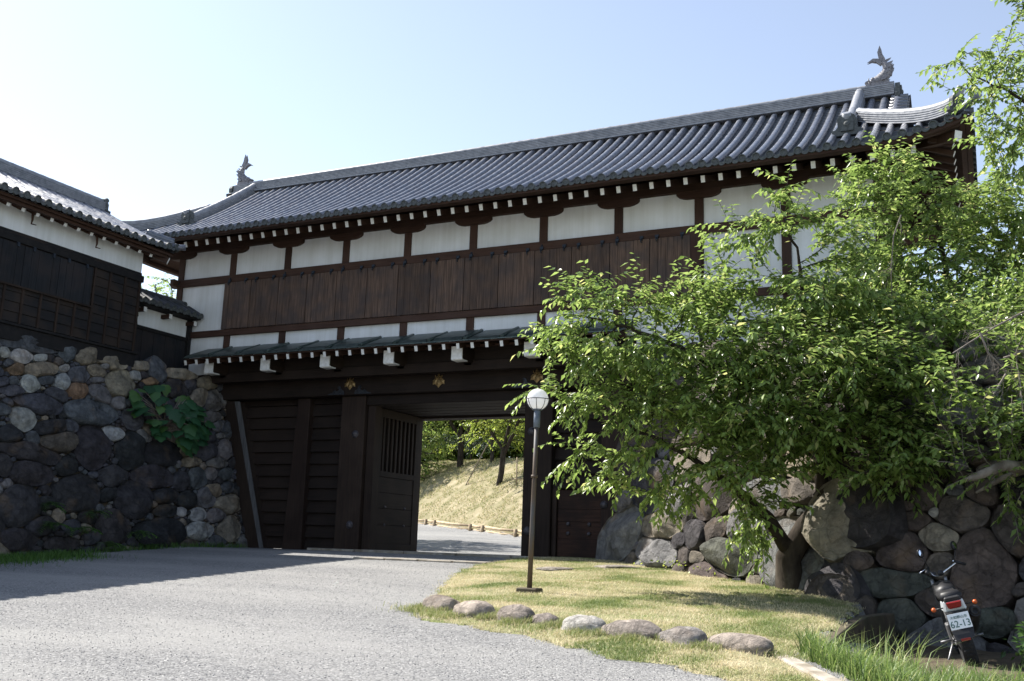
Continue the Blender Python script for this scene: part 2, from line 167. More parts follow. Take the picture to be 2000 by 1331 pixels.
# gravel
def gravelmat():
    m,t,b,o=newmat('grey_gravel'); mp=coords(t)
    v=N(t,'ShaderNodeTexVoronoi',feature='F1'); v.inputs['Scale'].default_value=55; t.links.new(mp.outputs[0],v.inputs['Vector'])
    v2=N(t,'ShaderNodeTexVoronoi',feature='F1'); v2.inputs['Scale'].default_value=130; t.links.new(mp.outputs[0],v2.inputs['Vector'])
    sep=N(t,'ShaderNodeSeparateColor'); t.links.new(v.outputs['Color'],sep.inputs[0])
    r=ramp(t,[(0,(.115,.115,.117)),(.3,(.176,.176,.177)),(.7,(.240,.239,.238)),(.93,(.30,.297,.291)),(1,(.40,.395,.385))]); t.links.new(sep.outputs[0],r.inputs[0])
    mp3=coords(t,(.32,1.1,1)); mp3.inputs['Rotation'].default_value=(0,0,.9); n=N(t,'ShaderNodeTexNoise'); n.inputs['Scale'].default_value=.5; n.inputs['Detail'].default_value=9; n.inputs['Roughness'].default_value=.62; t.links.new(mp3.outputs[0],n.inputs['Vector'])
    r2=ramp(t,[(.42,(0,0,0)),(.66,(1,1,1))]); t.links.new(n.outputs[0],r2.inputs[0])
    mu=N(t,'ShaderNodeMath',operation='MULTIPLY'); mu.inputs[1].default_value=.75; t.links.new(r2.outputs[0],mu.inputs[0])
    mx=N(t,'ShaderNodeMix',data_type='RGBA'); t.links.new(mu.outputs[0],mx.inputs[0]); t.links.new(r.outputs[0],mx.inputs[6]); mx.inputs[7].default_value=(.315,.31,.298,1)
    t.links.new(mx.outputs[2],b.inputs['Base Color']); b.inputs['Roughness'].default_value=.9; b.inputs['Specular IOR Level'].default_value=.2
    ad=N(t,'ShaderNodeMath',operation='ADD'); s2=N(t,'ShaderNodeMath',operation='MULTIPLY'); s2.inputs[1].default_value=.5
    t.links.new(v2.outputs['Distance'],s2.inputs[0]); t.links.new(v.outputs['Distance'],ad.inputs[0]); t.links.new(s2.outputs[0],ad.inputs[1])
    bp=N(t,'ShaderNodeBump',invert=True); bp.inputs['Strength'].default_value=.7; bp.inputs['Distance'].default_value=.02
    t.links.new(ad.outputs[0],bp.inputs['Height']); t.links.new(bp.outputs[0],b.inputs['Normal']); return m
M['gravel']=gravelmat()
def pebblemat():
    m,t,b,o=newmat('loose_pebble'); at=N(t,'ShaderNodeAttribute',attribute_name='v'); r=ramp(t,[(0,(.12,.122,.13)),(.5,(.21,.213,.22)),(1,(.34,.34,.34))])
    t.links.new(at.outputs['Fac'],r.inputs[0]); t.links.new(r.outputs[0],b.inputs['Base Color']); b.inputs['Roughness'].default_value=.85; return m
M['pebble']=pebblemat()
def lawnmat(name,g,d,edge):
    m,t,b,o=newmat(name); mp=coords(t)
    n=N(t,'ShaderNodeTexNoise'); n.inputs['Scale'].default_value=1.1; n.inputs['Detail'].default_value=7; n.inputs['Roughness'].default_value=.65; t.links.new(mp.outputs[0],n.inputs['Vector'])
    r=ramp(t,[(.36,g),(.50,tuple((a+c)/2 for a,c in zip(g,d))),(.64,d)]); t.links.new(n.outputs[0],r.inputs[0])
    n2=N(t,'ShaderNodeTexNoise'); n2.inputs['Scale'].default_value=38; n2.inputs['Detail'].default_value=8; t.links.new(mp.outputs[0],n2.inputs['Vector'])
    r2=ramp(t,[(.3,(.55,.55,.55)),(.7,(1.2,1.2,1.2))]); t.links.new(n2.outputs[0],r2.inputs[0])
    mx=N(t,'ShaderNodeMix',data_type='RGBA',blend_type='MULTIPLY'); mx.inputs[0].default_value=1; t.links.new(r.outputs[0],mx.inputs[6]); t.links.new(r2.outputs[0],mx.inputs[7])
    t.links.new(mx.outputs[2],b.inputs['Base Color']); b.inputs['Roughness'].default_value=1; b.inputs['Specular IOR Level'].default_value=.1
    bp=N(t,'ShaderNodeBump'); bp.inputs['Strength'].default_value=.8; bp.inputs['Distance'].default_value=.03; t.links.new(n2.outputs[0],bp.inputs['Height']); t.links.new(bp.outputs[0],b.inputs['Normal']); return m
M['lawn']=lawnmat('patchy_lawn',(.16,.19,.07),(.40,.35,.22),0)
M['hill']=lawnmat('dry_hill_grass',(.22,.205,.115),(.38,.325,.22),0)
def stonemat(name,stops,spk=.35,warm=(.2,.13,.07)):
    m,t,b,o=newmat(name); at=N(t,'ShaderNodeAttribute',attribute_name='col'); mp=coords(t)
    n=N(t,'ShaderNodeTexNoise'); n.inputs['Scale'].default_value=4.5; n.inputs['Detail'].default_value=12; n.inputs['Roughness'].default_value=.68; t.links.new(mp.outputs[0],n.inputs['Vector'])
    r=ramp(t,[(.30,(.42,.42,.42)),(.5,(.95,.95,.95)),(.70,(1.6,1.58,1.52))]); t.links.new(n.outputs[0],r.inputs[0])
    mx=N(t,'ShaderNodeMix',data_type='RGBA',blend_type='MULTIPLY'); mx.inputs[0].default_value=1; t.links.new(at.outputs['Color'],mx.inputs[6]); t.links.new(r.outputs[0],mx.inputs[7])
    n2=N(t,'ShaderNodeTexNoise'); n2.inputs['Scale'].default_value=1.7; n2.inputs['Detail'].default_value=9; t.links.new(mp.outputs[0],n2.inputs['Vector'])
    r2=ramp(t,[(.56,(0,0,0)),(.70,(spk,)*3)]); t.links.new(n2.outputs[0],r2.inputs[0])
    m2=N(t,'ShaderNodeMix',data_type='RGBA'); t.links.new(r2.outputs[0],m2.inputs[0]); t.links.new(mx.outputs[2],m2.inputs[6]); m2.inputs[7].default_value=(*warm,1)
    t.links.new(m2.outputs[2],b.inputs['Base Color']); b.inputs['Roughness'].default_value=.85; b.inputs['Specular IOR Level'].default_value=.25
    n3=N(t,'ShaderNodeTexNoise'); n3.inputs['Scale'].default_value=16; n3.inputs['Detail'].default_value=12; n3.inputs['Roughness'].default_value=.7; t.links.new(mp.outputs[0],n3.inputs['Vector'])
    bp=N(t,'ShaderNodeBump'); bp.inputs['Strength'].default_value=.85; bp.inputs['Distance'].default_value=.06; v3=N(t,'ShaderNodeTexVoronoi',feature='DISTANCE_TO_EDGE'); v3.inputs['Scale'].default_value=5.5; mpw=N(t,'ShaderNodeMix',data_type='RGBA'); mpw.inputs[0].default_value=.12; t.links.new(mp.outputs[0],mpw.inputs[6]); t.links.new(n3.outputs['Color'],mpw.inputs[7]); t.links.new(mpw.outputs[2],v3.inputs['Vector']); rv=ramp(t,[(0,(0,0,0)),(.06,(.25,.25,.25)),(1,(.3,.3,.3))]); t.links.new(v3.outputs['Distance'],rv.inputs[0]); adn=N(t,'ShaderNodeMath',operation='ADD'); t.links.new(n3.outputs[0],adn.inputs[0]); t.links.new(rv.outputs[0],adn.inputs[1]); t.links.new(adn.outputs[0],bp.inputs['Height']); t.links.new(bp.outputs[0],b.inputs['Normal']); return m
M['stone']=stonemat('wall_stone',None)
def flat(name,c,rough=.5,metal=0,spec=.5,em=None):
    m,t,b,o=newmat(name); b.inputs['Base Color'].default_value=(*c,1); b.inputs['Roughness'].default_value=rough; b.inputs['Metallic'].default_value=metal; b.inputs['Specular IOR Level'].default_value=spec
    return m
m_,t_,b_,o_=newmat('white_acrylic'); b_.inputs['Base Color'].default_value=(.88,.88,.9,1); b_.inputs['Roughness'].default_value=.25
tr_=N(t_,'ShaderNodeBsdfTranslucent'); tr_.inputs[0].default_value=(.9,.9,.92,1); mx_=N(t_,'ShaderNodeMixShader'); mx_.inputs[0].default_value=.5
t_.links.new(b_.outputs[0],mx_.inputs[1]); t_.links.new(tr_.outputs[0],mx_.inputs[2]); t_.links.new(mx_.outputs[0],o_.inputs[0]); M['globe']=m_
M['chrome']=flat('chrome',(.75,.76,.8),.12,1)
M['tyre']=noise_mat('tyre_rubber',[(.3,(.012,.012,.013)),(.7,(.03,.03,.032))],scale=30,rough=.85,bump=.4)
M['blackplastic']=noise_mat('black_plastic',[(.3,(.012,.012,.014)),(.7,(.03,.03,.033))],scale=8,rough=.45,bump=.1)
M['bikewhite']=flat('white_enamel',(.50,.53,.56),.25)
M['red']=flat('red_lens',(.22,.012,.012),.25); M['orange']=flat('orange_lens',(.45,.09,.02),.25)
M['plate']=flat('plate_white',(.80,.82,.84),.4); M['platetext']=flat('plate_green',(.02,.10,.09),.5); M['engine']=noise_mat('engine_alloy',[(.3,(.12,.12,.125)),(.7,(.30,.30,.31))],scale=10,rough=.5,metal=.7,bump=.2)
M['mirror']=flat('mirror_glass',(.7,.74,.82),.05,1)
M['rustpole']=noise_mat('painted_rusty_pole',[(.3,(.055,.038,.028)),(.5,(.10,.072,.052)),(.72,(.07,.085,.105))],scale=2.2,detail=10,stretch=(2,2,.6),rough=.6,bump=.2)
M['poleblue']=noise_mat('grey_blue_paint',[(.3,(.08,.10,.13)),(.7,(.17,.20,.25))],scale=8,rough=.5,bump=.2)
M['tagwhite']=flat('tag_white',(.8,.8,.76),.6)
# ---------------------------------------------------------------- object helpers
WPOS={}
def tag(o,label=None,cat=None,group=None,kind=None):
    if label: o['label']=label
    if cat: o['category']=cat
    if group: o['group']=group
    if kind: o['kind']=kind
    return o
def thing(name,loc,label,cat,group=None,rz=0):
    o=bpy.data.objects.new(name,None); o.empty_display_size=.3; COL.objects.link(o); o.location=loc; o.rotation_euler=(0,0,rz)
    WPOS[o.name]=Vector(loc); return tag(o,label,cat,group)
def link(name,me,parent=None,world=(0,0,0),local=False):
    o=bpy.data.objects.new(name,me); COL.objects.link(o)
    if parent is not None:
        o.parent=parent; o.location=Vector(world)-(Vector((0,0,0)) if local else WPOS[parent.name])
    else: o.location=world
    WPOS[o.name]=Vector(world); return o
class MB:
    def __init__(s): s.v=[]; s.f=[]; s.m=[]; s.sm=[]
    def add(s,vs,fs,mi=0,smooth=False):
        k=len(s.v); s.v+=[tuple(a) for a in vs]; s.f+=[tuple(i+k for i in f) for f in fs]; s.m+=[mi]*len(fs); s.sm+=[smooth]*len(fs); return s
    def box(s,x0,x1,y0,y1,z0,z1,mi=0):
        return s.add([(x0,y0,z0),(x1,y0,z0),(x1,y1,z0),(x0,y1,z0),(x0,y0,z1),(x1,y0,z1),(x1,y1,z1),(x0,y1,z1)],[(3,2,1,0),(4,5,6,7),(0,1,5,4),(1,2,6,5),(2,3,7,6),(3,0,4,7)],mi)
    def hexa(s,p,mi=0):   # 8 points, bottom 4 then top 4
        return s.add(p,[(3,2,1,0),(4,5,6,7),(0,1,5,4),(1,2,6,5),(2,3,7,6),(3,0,4,7)],mi)
    def beam(s,p0,p1,w,h,up=(0,0,1),mi=0):
        p0,p1=Vector(p0),Vector(p1); d=(p1-p0).normalized(); r=d.cross(Vector(up)).normalized(); u=r.cross(d)
        q=[]
        for p in (p0,p1): q+=[p-r*w/2-u*h/2,p+r*w/2-u*h/2,p+r*w/2+u*h/2,p-r*w/2+u*h/2]
        return s.add(q,[(0,1,2,3),(7,6,5,4),(0,4,5,1),(1,5,6,2),(2,6,7,3),(3,7,4,0)],mi)
    def tube(s,pts,rad,n=8,cap=True,mi=0,smooth=True):
        pts=[Vector(p) for p in pts]; 
        if not hasattr(rad,'__len__'): rad=[rad]*len(pts)
        vs=[];fs=[]; ref=None
        for i,p in enumerate(pts):
            d=(pts[min(i+1,len(pts)-1)]-pts[max(i-1,0)])
            if d.length<1e-9: d=Vector((0,0,1))
            d.normalize()
            if ref is None: ref=d.orthogonal().normalized()
            ref=(ref-d*ref.dot(d)); ref=ref.normalized() if ref.length>1e-6 else d.orthogonal().normalized()
            b=d.cross(ref)
            for k in range(n):
                a=2*math.pi*k/n; vs.append(p+(ref*math.cos(a)+b*math.sin(a))*rad[i])
        for i in range(len(pts)-1):
            for k in range(n):
                a=i*n+k; b_=i*n+(k+1)%n; fs.append((a,b_,b_+n,a+n))
        s.add(vs,fs,mi,smooth)
        if cap:
            k=len(s.v)-len(vs); s.f.append(tuple(k+i for i in range(n))[::-1]); s.f.append(tuple(k+(len(pts)-1)*n+i for i in range(n))); s.m+=[mi,mi]; s.sm+=[False,False]
        return s
    def sweep(s,pts,prof,up=(0,0,1),mi=0,closed=True,cap=True,smooth=False):
        # prof: list of (side, up) offsets
        pts=[Vector(p) for p in pts]; n=len(prof); vs=[];fs=[]; U=Vector(up)
        for i,p in enumerate(pts):
            d=(pts[min(i+1,len(pts)-1)]-pts[max(i-1,0)]).normalized(); r=d.cross(U).normalized(); u=r.cross(d)
            for a,b in prof: vs.append(p+r*a+u*b)
        m=n if closed else n-1
        for i in range(len(pts)-1):
            for k in range(m):
                a=i*n+k; b_=i*n+(k+1)%n; fs.append((a,b_,b_+n,a+n))
        if cap and closed: fs.append(tuple(range(n))[::-1]); fs.append(tuple((len(pts)-1)*n+i for i in range(n)))
        return s.add(vs,fs,mi,smooth)
    def lathe(s,c,prof,n=24,axis='z',mi=0,smooth=True):
        c=Vector(c); vs=[];fs=[]
        for r,h in prof:
            for k in range(n):
                a=2*math.pi*k/n; x,y=r*math.cos(a),r*math.sin(a)
                q={'z':(x,y,h),'y':(x,h,y),'x':(h,x,y)}[axis]; vs.append(c+Vector(q))
        for i in range(len(prof)-1):
            for k in range(n):
                a=i*n+k;b=i*n+(k+1)%n; fs.append((a,b,b+n,a+n))
        return s.add(vs,fs,mi,smooth)
    def dome(s,c,r,h,axis=(0,-1,0),n=12,mi=0):
        c=Vector(c); A=Vector(axis).normalized(); e=A.orthogonal().normalized(); f=A.cross(e); vs=[];fs=[]; K=5
        for j in range(K):
            t=j/(K-1)*math.pi/2*.96
            for k in range(n):
                a=2*math.pi*k/n; vs.append(c+(e*math.cos(a)+f*math.sin(a))*r*math.cos(t)+A*h*math.sin(t))
        for j in range(K-1):
            for k in range(n):
                a=j*n+k;b=j*n+(k+1)%n; fs.append((a,b,b+n,a+n))
        fs.append(tuple((K-1)*n+k for k in range(n)))
        return s.add(vs,fs,mi,True)
    def mesh(s,name,mats):
        me=bpy.data.meshes.new(name); me.from_pydata(s.v,[],s.f)
        for m in (mats if isinstance(mats,(list,tuple)) else [mats]): me.materials.append(M[m] if isinstance(m,str) else m)
        me.polygons.foreach_set('material_index',s.m); me.polygons.foreach_set('use_smooth',s.sm); me.update(); 
        return me
    def build(s,name,mats,parent=None,world=(0,0,0),bevel=0,local=False,fix=True):
        me=s.mesh(name,mats)
        if fix:
            bm=bmesh.new(); bm.from_mesh(me); bmesh.ops.recalc_face_normals(bm,faces=bm.faces); bm.to_mesh(me); bm.free()
        o=link(name,me,parent,world,local)
        if bevel:
            b=o.modifiers.new('bevel','BEVEL'); b.width=bevel; b.segments=1; b.limit_method='ANGLE'
        return o
def np_mesh(name,V,F,mat,attr=None,smooth=False):
    """V (n,3) float, F (m,k) int, attr per-vertex float 'v'"""
    me=bpy.data.meshes.new(name); V=np.asarray(V,np.float32); F=np.asarray(F,np.int32); k=F.shape[1]
    me.vertices.add(len(V)); me.vertices.foreach_set('co',V.ravel()); me.loops.add(F.size); me.loops.foreach_set('vertex_index',F.ravel())
    me.polygons.add(len(F)); me.polygons.foreach_set('loop_start',np.arange(0,F.size,k,dtype=np.int32))
    me.materials.append(M[mat] if isinstance(mat,str) else mat)
    me.update(calc_edges=True)
    if smooth: me.polygons.foreach_set('use_smooth',np.ones(len(F),bool))
    if attr is not None:
        a=me.attributes.new('v','FLOAT','POINT'); a.data.foreach_set('value',np.asarray(attr,np.float32))
    return me
def place_copy(src,parent,world): return link(src.name.split('.')[0],src.data,parent,world)
# ---------------------------------------------------------------- terrain
def G(x,y):
    if y<=6: return float(np.interp(y,[-60,-21.7,-2,60],[-1.6,-1.14,0,0]))
    yf=max(19.5-(x-3.)*.7917,10); t=min(max((3.-x)*1.275,-12),40); zf=.5+t*.046
    if y<yf: return float(zf*(y-6)/(yf-6))
    q=min((y-yf)*.7843/6.5,1); return float(zf+4.4*(q*(1.6-.6*q)))
# ================================================================ ground
def in_poly(x,y,P):
    c=False; j=len(P)-1
    for i in range(len(P)):
        if (P[i][1]>y)!=(P[j][1]>y) and x<(P[j][0]-P[i][0])*(y-P[i][1])/(P[j][1]-P[i][1])+P[i][0]: c=not c
        j=i
    return c
def grid_mesh(xs,ys,zf):
    V=np.array([(x,y,zf(x,y)) for y in ys for x in xs]); nx=len(xs); F=[]
    for j in range(len(ys)-1):
        for i in range(nx-1):
            a=j*nx+i; F.append((a,a+1,a+nx+1,a+nx))
    return V,F
PIT=[(20.05,-9.35),(20.0,-11.85),(20.65,-13.2),(21.6,-14.6),(24.5,-16),(26,-8),(21.5,-6.5),(20.4,-7.6)]
def ground_z(x,y):
    z=G(x,y)
    if x>18.5 and -17<y<-6:
        # the sunk patch where the motorcycle stands
        d=min((x-20.0)/.25,1) if x>20.0 else 0
        if y<-11.8: d=min(max((x-(20.05+(-11.8-y)*.62))/.3,0),1)
        z=z+(-.78-z)*max(d,0)*1.0 if z>-.78 else z
    return z+.02*noise.noise(Vector((x*.35,y*.35,0)))
def yfence(x): return max(19.5-(x-3.)*.7917,10)
def lin(a,b,s): return list(np.arange(a,b,s))
xs=[-600,-200,-80,-40,-30]+lin(-26,6,1)+lin(6,26,.25)+lin(26,40,1)+[45,60,100,250,700]
ys=[-300,-100,-50,-35]+lin(-30,-18,1)+lin(-18,-5,.25)+lin(-5,6,1)+lin(6,48,.8)+[50,60,80,120,250,800]
def gz(x,y):
    z=ground_z(min(max(x,-60),60),min(y,60)); z=z-.35 if y>yfence(x)+.5 else z; return z if y<60 else z-.02*(y-60)
V,F=grid_mesh(xs,ys,gz)
g=link('ground',np_mesh('ground',V,F,'gravel',smooth=True)); tag(g,kind='structure')
# hill of dry grass behind the gate
xs2=lin(-45,22,.3); V=[];F=[]; K=40
for i,x in enumerate(xs2):
    for k in range(K):
        y=yfence(x)+.12+k*k*.03+.12*k; z=ground_z(x,y)+.012*k/K+.05+(.03*noise.noise(Vector((x*1.2,y*1.2,z*2.5))) if k else 0)
        if k==0: z=ground_z(x,y)-.30
        V.append((x,y,z))
for i in range(len(xs2)-1):
    for k in range(K-1):
        a=i*K+k; F.append((a,a+K,a+K+1,a+1))
tag(link('hill',np_mesh('hill',V,F,'hill',smooth=True)),kind='structure')
# the lawn in front of the right half of the gate
LAWN=[(12.3,-1.6),(12.55,-4.2),(13.2,-6.2),(14.1,-8.2),(14.75,-9.7),(14.95,-10.6),(15.5,-11.2),(16.4,-11.65),(17.5,-12.25),(18.5,-12.85),(19.5,-13.35),(20.6,-14.1),(20.85,-13.85),(20.3,-12.95),(19.95,-12.1),(19.98,-11.6),(20.02,-9.4),(20.0,-8.0),(19.9,-6.6),(18,-4.2),(14.6,-.3),(14.2,.3),(13.6,.45),(12.3,.4)]
def in_lawn(x,y): return in_poly(x+.16*noise.noise(Vector((x*1.7,y*1.7,5)))+.07*noise.noise(Vector((x*6,y*6,5))),y+.16*noise.noise(Vector((x*1.7,y*1.7,9)))+.07*noise.noise(Vector((x*6,y*6,9))),LAWN)
def dist_poly(x,y,P):
    b=9
    for i in range(len(P)):
        ax,ay=P[i-1];bx,by=P[i]; dx,dy=bx-ax,by-ay; t=max(0,min(1,((x-ax)*dx+(y-ay)*dy)/(dx*dx+dy*dy))); b=min(b,math.hypot(x-ax-t*dx,y-ay-t*dy))
    return b
def lawn_h(x,y):
    # a low mound inside the row of kerb stones
    d=dist_poly(x,y,LAWN); inside=min(d/.5,1)
    z=G(x,y)+.012+.045*inside
    if x>19.2 and y<-7: z+=.0
    return z+.015*noise.noise(Vector((x*1.3,y*1.3,1)))*inside
step=.08; gx=lin(12,21,step); gy=lin(-14.3,.6,step); idx={}; V=[];F=[]
def lv(i,j):
    if (i,j) not in idx:
        x,y=12+i*step,-14.3+j*step; idx[(i,j)]=len(V)
        V.append((x,y,lawn_h(x,y) if in_lawn(x,y) else G(x,y)-.03))
    return idx[(i,j)]
for i in range(len(gx)):
    for j in range(len(gy)):
        cs=[(12+(i+a)*step,-14.3+(j+b)*step) for a in (0,1) for b in (0,1)]
        if sum(in_lawn(*c) for c in cs)>=2 and not all(c[0]>20.05 and c[1]>-11.7 for c in cs): F.append((lv(i,j),lv(i+1,j),lv(i+1,j+1),lv(i,j+1)))
tag(link('lawn',np_mesh('lawn',V,F,'lawn',smooth=True)),kind='structure')
V=[];F=[];k_=0
sx_=lin(20.0,25,.25); sy_=lin(-14.4,-6.8,.25)
for i in range(len(sx_)-1):
    for j in range(len(sy_)-1):
        x,y=sx_[i],sy_[j]
        if y<-11.8 and x<20.1+(-11.8-y)*.62: continue
        F.append((k_,k_+1,k_+2,k_+3)); k_+=4
        for a,b in ((0,0),(.25,0),(.25,.25),(0,.25)): V.append((x+a,y+b,-.745+.03*noise.noise(Vector(((x+a)*1.5,(y+b)*1.5,0)))+max(0,(-12.2-y))*.02))
tag(link('sunk_ground',np_mesh('sunk_ground',V,F,'soil',smooth=True)),kind='structure')
# ================================================================ stone laying
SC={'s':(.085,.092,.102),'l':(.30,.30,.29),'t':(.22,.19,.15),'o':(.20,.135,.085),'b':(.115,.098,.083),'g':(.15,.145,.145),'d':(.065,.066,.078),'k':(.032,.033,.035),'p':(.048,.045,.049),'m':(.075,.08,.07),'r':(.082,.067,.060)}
GROWTH=1.17
def lay_stones(stones,A0,A1,B0,B1,tofn,auto,rng,hmax=.5,top=None):
    """each stone is a rounded boulder grown until it touches its neighbours. tofn(a,b,h)->world"""
    S=[list(s) for s in stones]
    def dist(a,b,skip=-1):
        best=9
        for i,s in enumerate(S):
            if i==skip: continue
            dx,dy=a-s[0],b-s[1]
            if abs(dx)>2.2 or abs(dy)>2.2: continue
            c,n_=math.cos(s[4]),math.sin(s[4]); u=(dx*c+dy*n_)/s[2]; v=(-dx*n_+dy*c)/s[3]; best=min(best,math.hypot(u,v))
        return best
    for size,tries in auto:
        for _ in range(tries):
            a=rng.uniform(A0,A1); b=rng.uniform(B0,B1)
            if top and b>top(a)-size*.75: continue
            if dist(a,b)>1+1.0*size/.45*(.9 if size>.2 else .8) if False else True:
                # distance in stone units is converted to metres by testing the ring of the new stone
                ra=size*rng.uniform(.9,1.35); rb=size*rng.uniform(.65,1.0); an=rng.uniform(-.5,.5); ok=True
                for k in range(8):
                    t=k*math.pi/4; x=a+ra*.8*math.cos(t)*math.cos(an)-rb*.8*math.sin(t)*math.sin(an); y=b+ra*.8*math.cos(t)*math.sin(an)+rb*.8*math.sin(t)*math.cos(an)
                    if dist(x,y)<.95: ok=False;break
                if ok and dist(a,b)>1.1: S.append([a,b,ra,rb,an,None])
    V=[];F=[];C=[]
    NA=26
    for i,s in enumerate(S):
        a0,b0,ra,rb,an,col=s
        near=[t for j,t in enumerate(S) if j!=i and abs(t[0]-a0)<ra+t[2]+.9 and abs(t[1]-b0)<ra+t[2]+.9]
        ca,sa=math.cos(an),math.sin(an); seed=rng.uniform(0,100); ring=[]
        mm_=rng.choice((4,5,5,6)); t0_=rng.uniform(0,6.28); PL_=[(t0_+2*math.pi*(q_+rng.uniform(-.22,.22))/mm_,rng.uniform(.92,1.12)) for q_ in range(mm_)]
        for k in range(NA):
            t=2*math.pi*k/NA; c,n_=math.cos(t),math.sin(t)
            ux,uy=ra*c*ca-rb*n_*sa,ra*c*sa+rb*n_*ca
            lim=min(1.55,GROWTH*min(dd_/max(math.cos(t-tt_),.05) for tt_,dd_ in PL_))*(1+.05*noise.noise(Vector((c*2+seed,n_*2,0))))
            r=.25
            while r<lim:
                x,y=a0+ux*r,b0+uy*r; own=r; hit=False
                for q in near:
                    dx,dy=x-q[0],y-q[1]; cq,nq=math.cos(q[4]),math.sin(q[4])
                    if math.hypot((dx*cq+dy*nq)/q[2],(-dx*nq+dy*cq)/q[3])<own*1.0: hit=True;break
                if hit: break
                r+=.04
            r=min(r,lim); L=math.hypot(ux,uy); ring.append([ux*r,uy*r,max(r-.010/L,.2)/r])
        for _ in range(1):
            ring=[[(ring[k-1][0]+2*ring[k][0]+ring[(k+1)%NA][0])/4,(ring[k-1][1]+2*ring[k][1]+ring[(k+1)%NA][1])/4,ring[k][2]] for k in range(NA)]
        size=math.sqrt(ra*rb); H=min(size*.36,hmax)*rng.uniform(.65,1.2); tx,ty=rng.uniform(-.3,.3),rng.uniform(-.2,.35); FP=[(rng.uniform(0,6.28),rng.uniform(.15,.8),rng.uniform(.35,1.1)) for _q in range(5)]
        base=len(V); prof=[(1.0,-.28),(1.0,.12),(.975,.5),(.92,.78),(.80,.94),(.6,1.0),(.34,1.0)]
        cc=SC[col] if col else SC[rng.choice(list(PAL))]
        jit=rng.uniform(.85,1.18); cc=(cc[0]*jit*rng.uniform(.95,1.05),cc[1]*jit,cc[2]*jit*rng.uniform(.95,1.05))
        for sc,h in prof:
            for x,y,sh in ring:
                px,py=x*sh*sc,y*sh*sc
                hh=H*h*(1+tx*px/size+ty*py/size) if h>0 else h
                q=Vector(((a0+px)*2.2,(b0+py)*2.2,seed))
                if h>.3:
                    for fa,fd,fs in FP:
                        w_=(px*math.cos(fa)+py*math.sin(fa))/size-fd
                        if w_>0: hh-=w_*fs*size*.55
                    hh=max(hh,.0)
                hh+=(noise.noise(q)*.13*size+abs(noise.noise(q*3))*-.11*size+noise.noise(q*8)*.02*size)*(1 if h>0.3 else .3)
                V.append(tofn(a0+px,b0+py,hh)); C.append(cc)
        V.append(tofn(a0,b0,H*1.01+noise.noise(Vector((a0*2.2,b0*2.2,seed)))*.1*size)); C.append(cc)
        for j in range(len(prof)-1):
            for k in range(NA):
                a=base+j*NA+k;b=base+j*NA+(k+1)%NA; F.append((a,b,b+NA,a+NA))
        top=base+(len(prof)-1)*NA
        for k in range(NA): F.append((top+k,top+(k+1)%NA,len(V)-1,len(V)-1))
    return V,F,C
def stone_mesh(name,V,F,C,parent,mat='stone'):
    me=bpy.data.meshes.new(name); me.from_pydata([tuple(v) for v in V],[],[tuple(dict.fromkeys(f)) for f in F]); me.materials.append(M[mat])
    a=me.attributes.new('col','FLOAT_COLOR','POINT'); a.data.foreach_set('color',np.c_[np.array(C),np.ones(len(C))].astype(np.float32).ravel())
    me.polygons.foreach_set('use_smooth',[True]*len(me.polygons))
    bm=bmesh.new(); bm.from_mesh(me); bmesh.ops.recalc_face_normals(bm,faces=bm.faces); bm.to_mesh(me); bm.free()
    me.set_sharp_from_angle(angle=R(26))
    return link(name,me,parent)
rng=random.Random(5)
# left stone base : face X = 3.0-.3 z
def leftp(a,b,h):
    k=math.sqrt(1+.09); z=b/k; x=3.0-.3*z; return Vector((x+h/k,a,z+h*.3/k))
PAL='sdkpgdpt'
sw=thing('stone_wall',(2.9,-3.5,0),'shaded boulder wall left of the gate, dark stones below and paler ones on top','stone wall')
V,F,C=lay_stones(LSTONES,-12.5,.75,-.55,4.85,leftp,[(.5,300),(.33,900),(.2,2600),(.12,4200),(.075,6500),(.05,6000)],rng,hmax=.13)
stone_mesh('stone_facing',V,F,C,sw)
mb=MB(); y0,y1=-13,.85
mb.hexa([(-3,y0,-.6),(3.1,y0,-.6),(3.1,y1,-.6),(-3,y1,-.6),(-3,y0,4.5),(1.52,y0,4.5),(1.52,y1,4.5),(-3,y1,4.5)])
mb.build('packed_core','soil',sw)
# right stone base: two straight runs meeting at an angle
GROWTH=1.3
SEG=[((14.45,-1.75),(19.75,-6.9)),((19.75,-6.9),(24.5,-8.3))]
PAL='grrtbmgpr'
sw2=thing('stone_wall',(19.75,-6.9,-.4),'wall of big brown boulders behind the cherry tree and the motorcycle','stone wall')
VV=[];FF=[];CC=[]
for si,(p,q) in enumerate(SEG):
    p=Vector((*p,0));q=Vector((*q,0)); ad=(q-p).normalized(); L=(q-p).length; nh=Vector((ad.y,-ad.x,0)); k=math.sqrt(1+.28**2)
    def fn(a,b,h,p=p,ad=ad,nh=nh,k=k): 
        z=b/k; return p+ad*a-nh*.28*z+Vector((0,0,z))+(nh+Vector((0,0,.28)))*h/k
    V,F,C=lay_stones(RST1 if si==0 else RST2,-.1 if si==0 else .1,L-.2 if si==0 else L,-1.0,4.9,fn,[(.70,900),(.50,1400),(.34,2200),(.2,3000),(.11,2500)],rng,hmax=.17,top=(lambda a:4.75-.11*a) if si==0 else (lambda a:3.75-.1*a))
    o=len(VV); VV+=V; FF+=[tuple(i+o for i in f) for f in F]; CC+=C
stone_mesh('stone_facing',VV,FF,CC,sw2)
mb=MB(); 
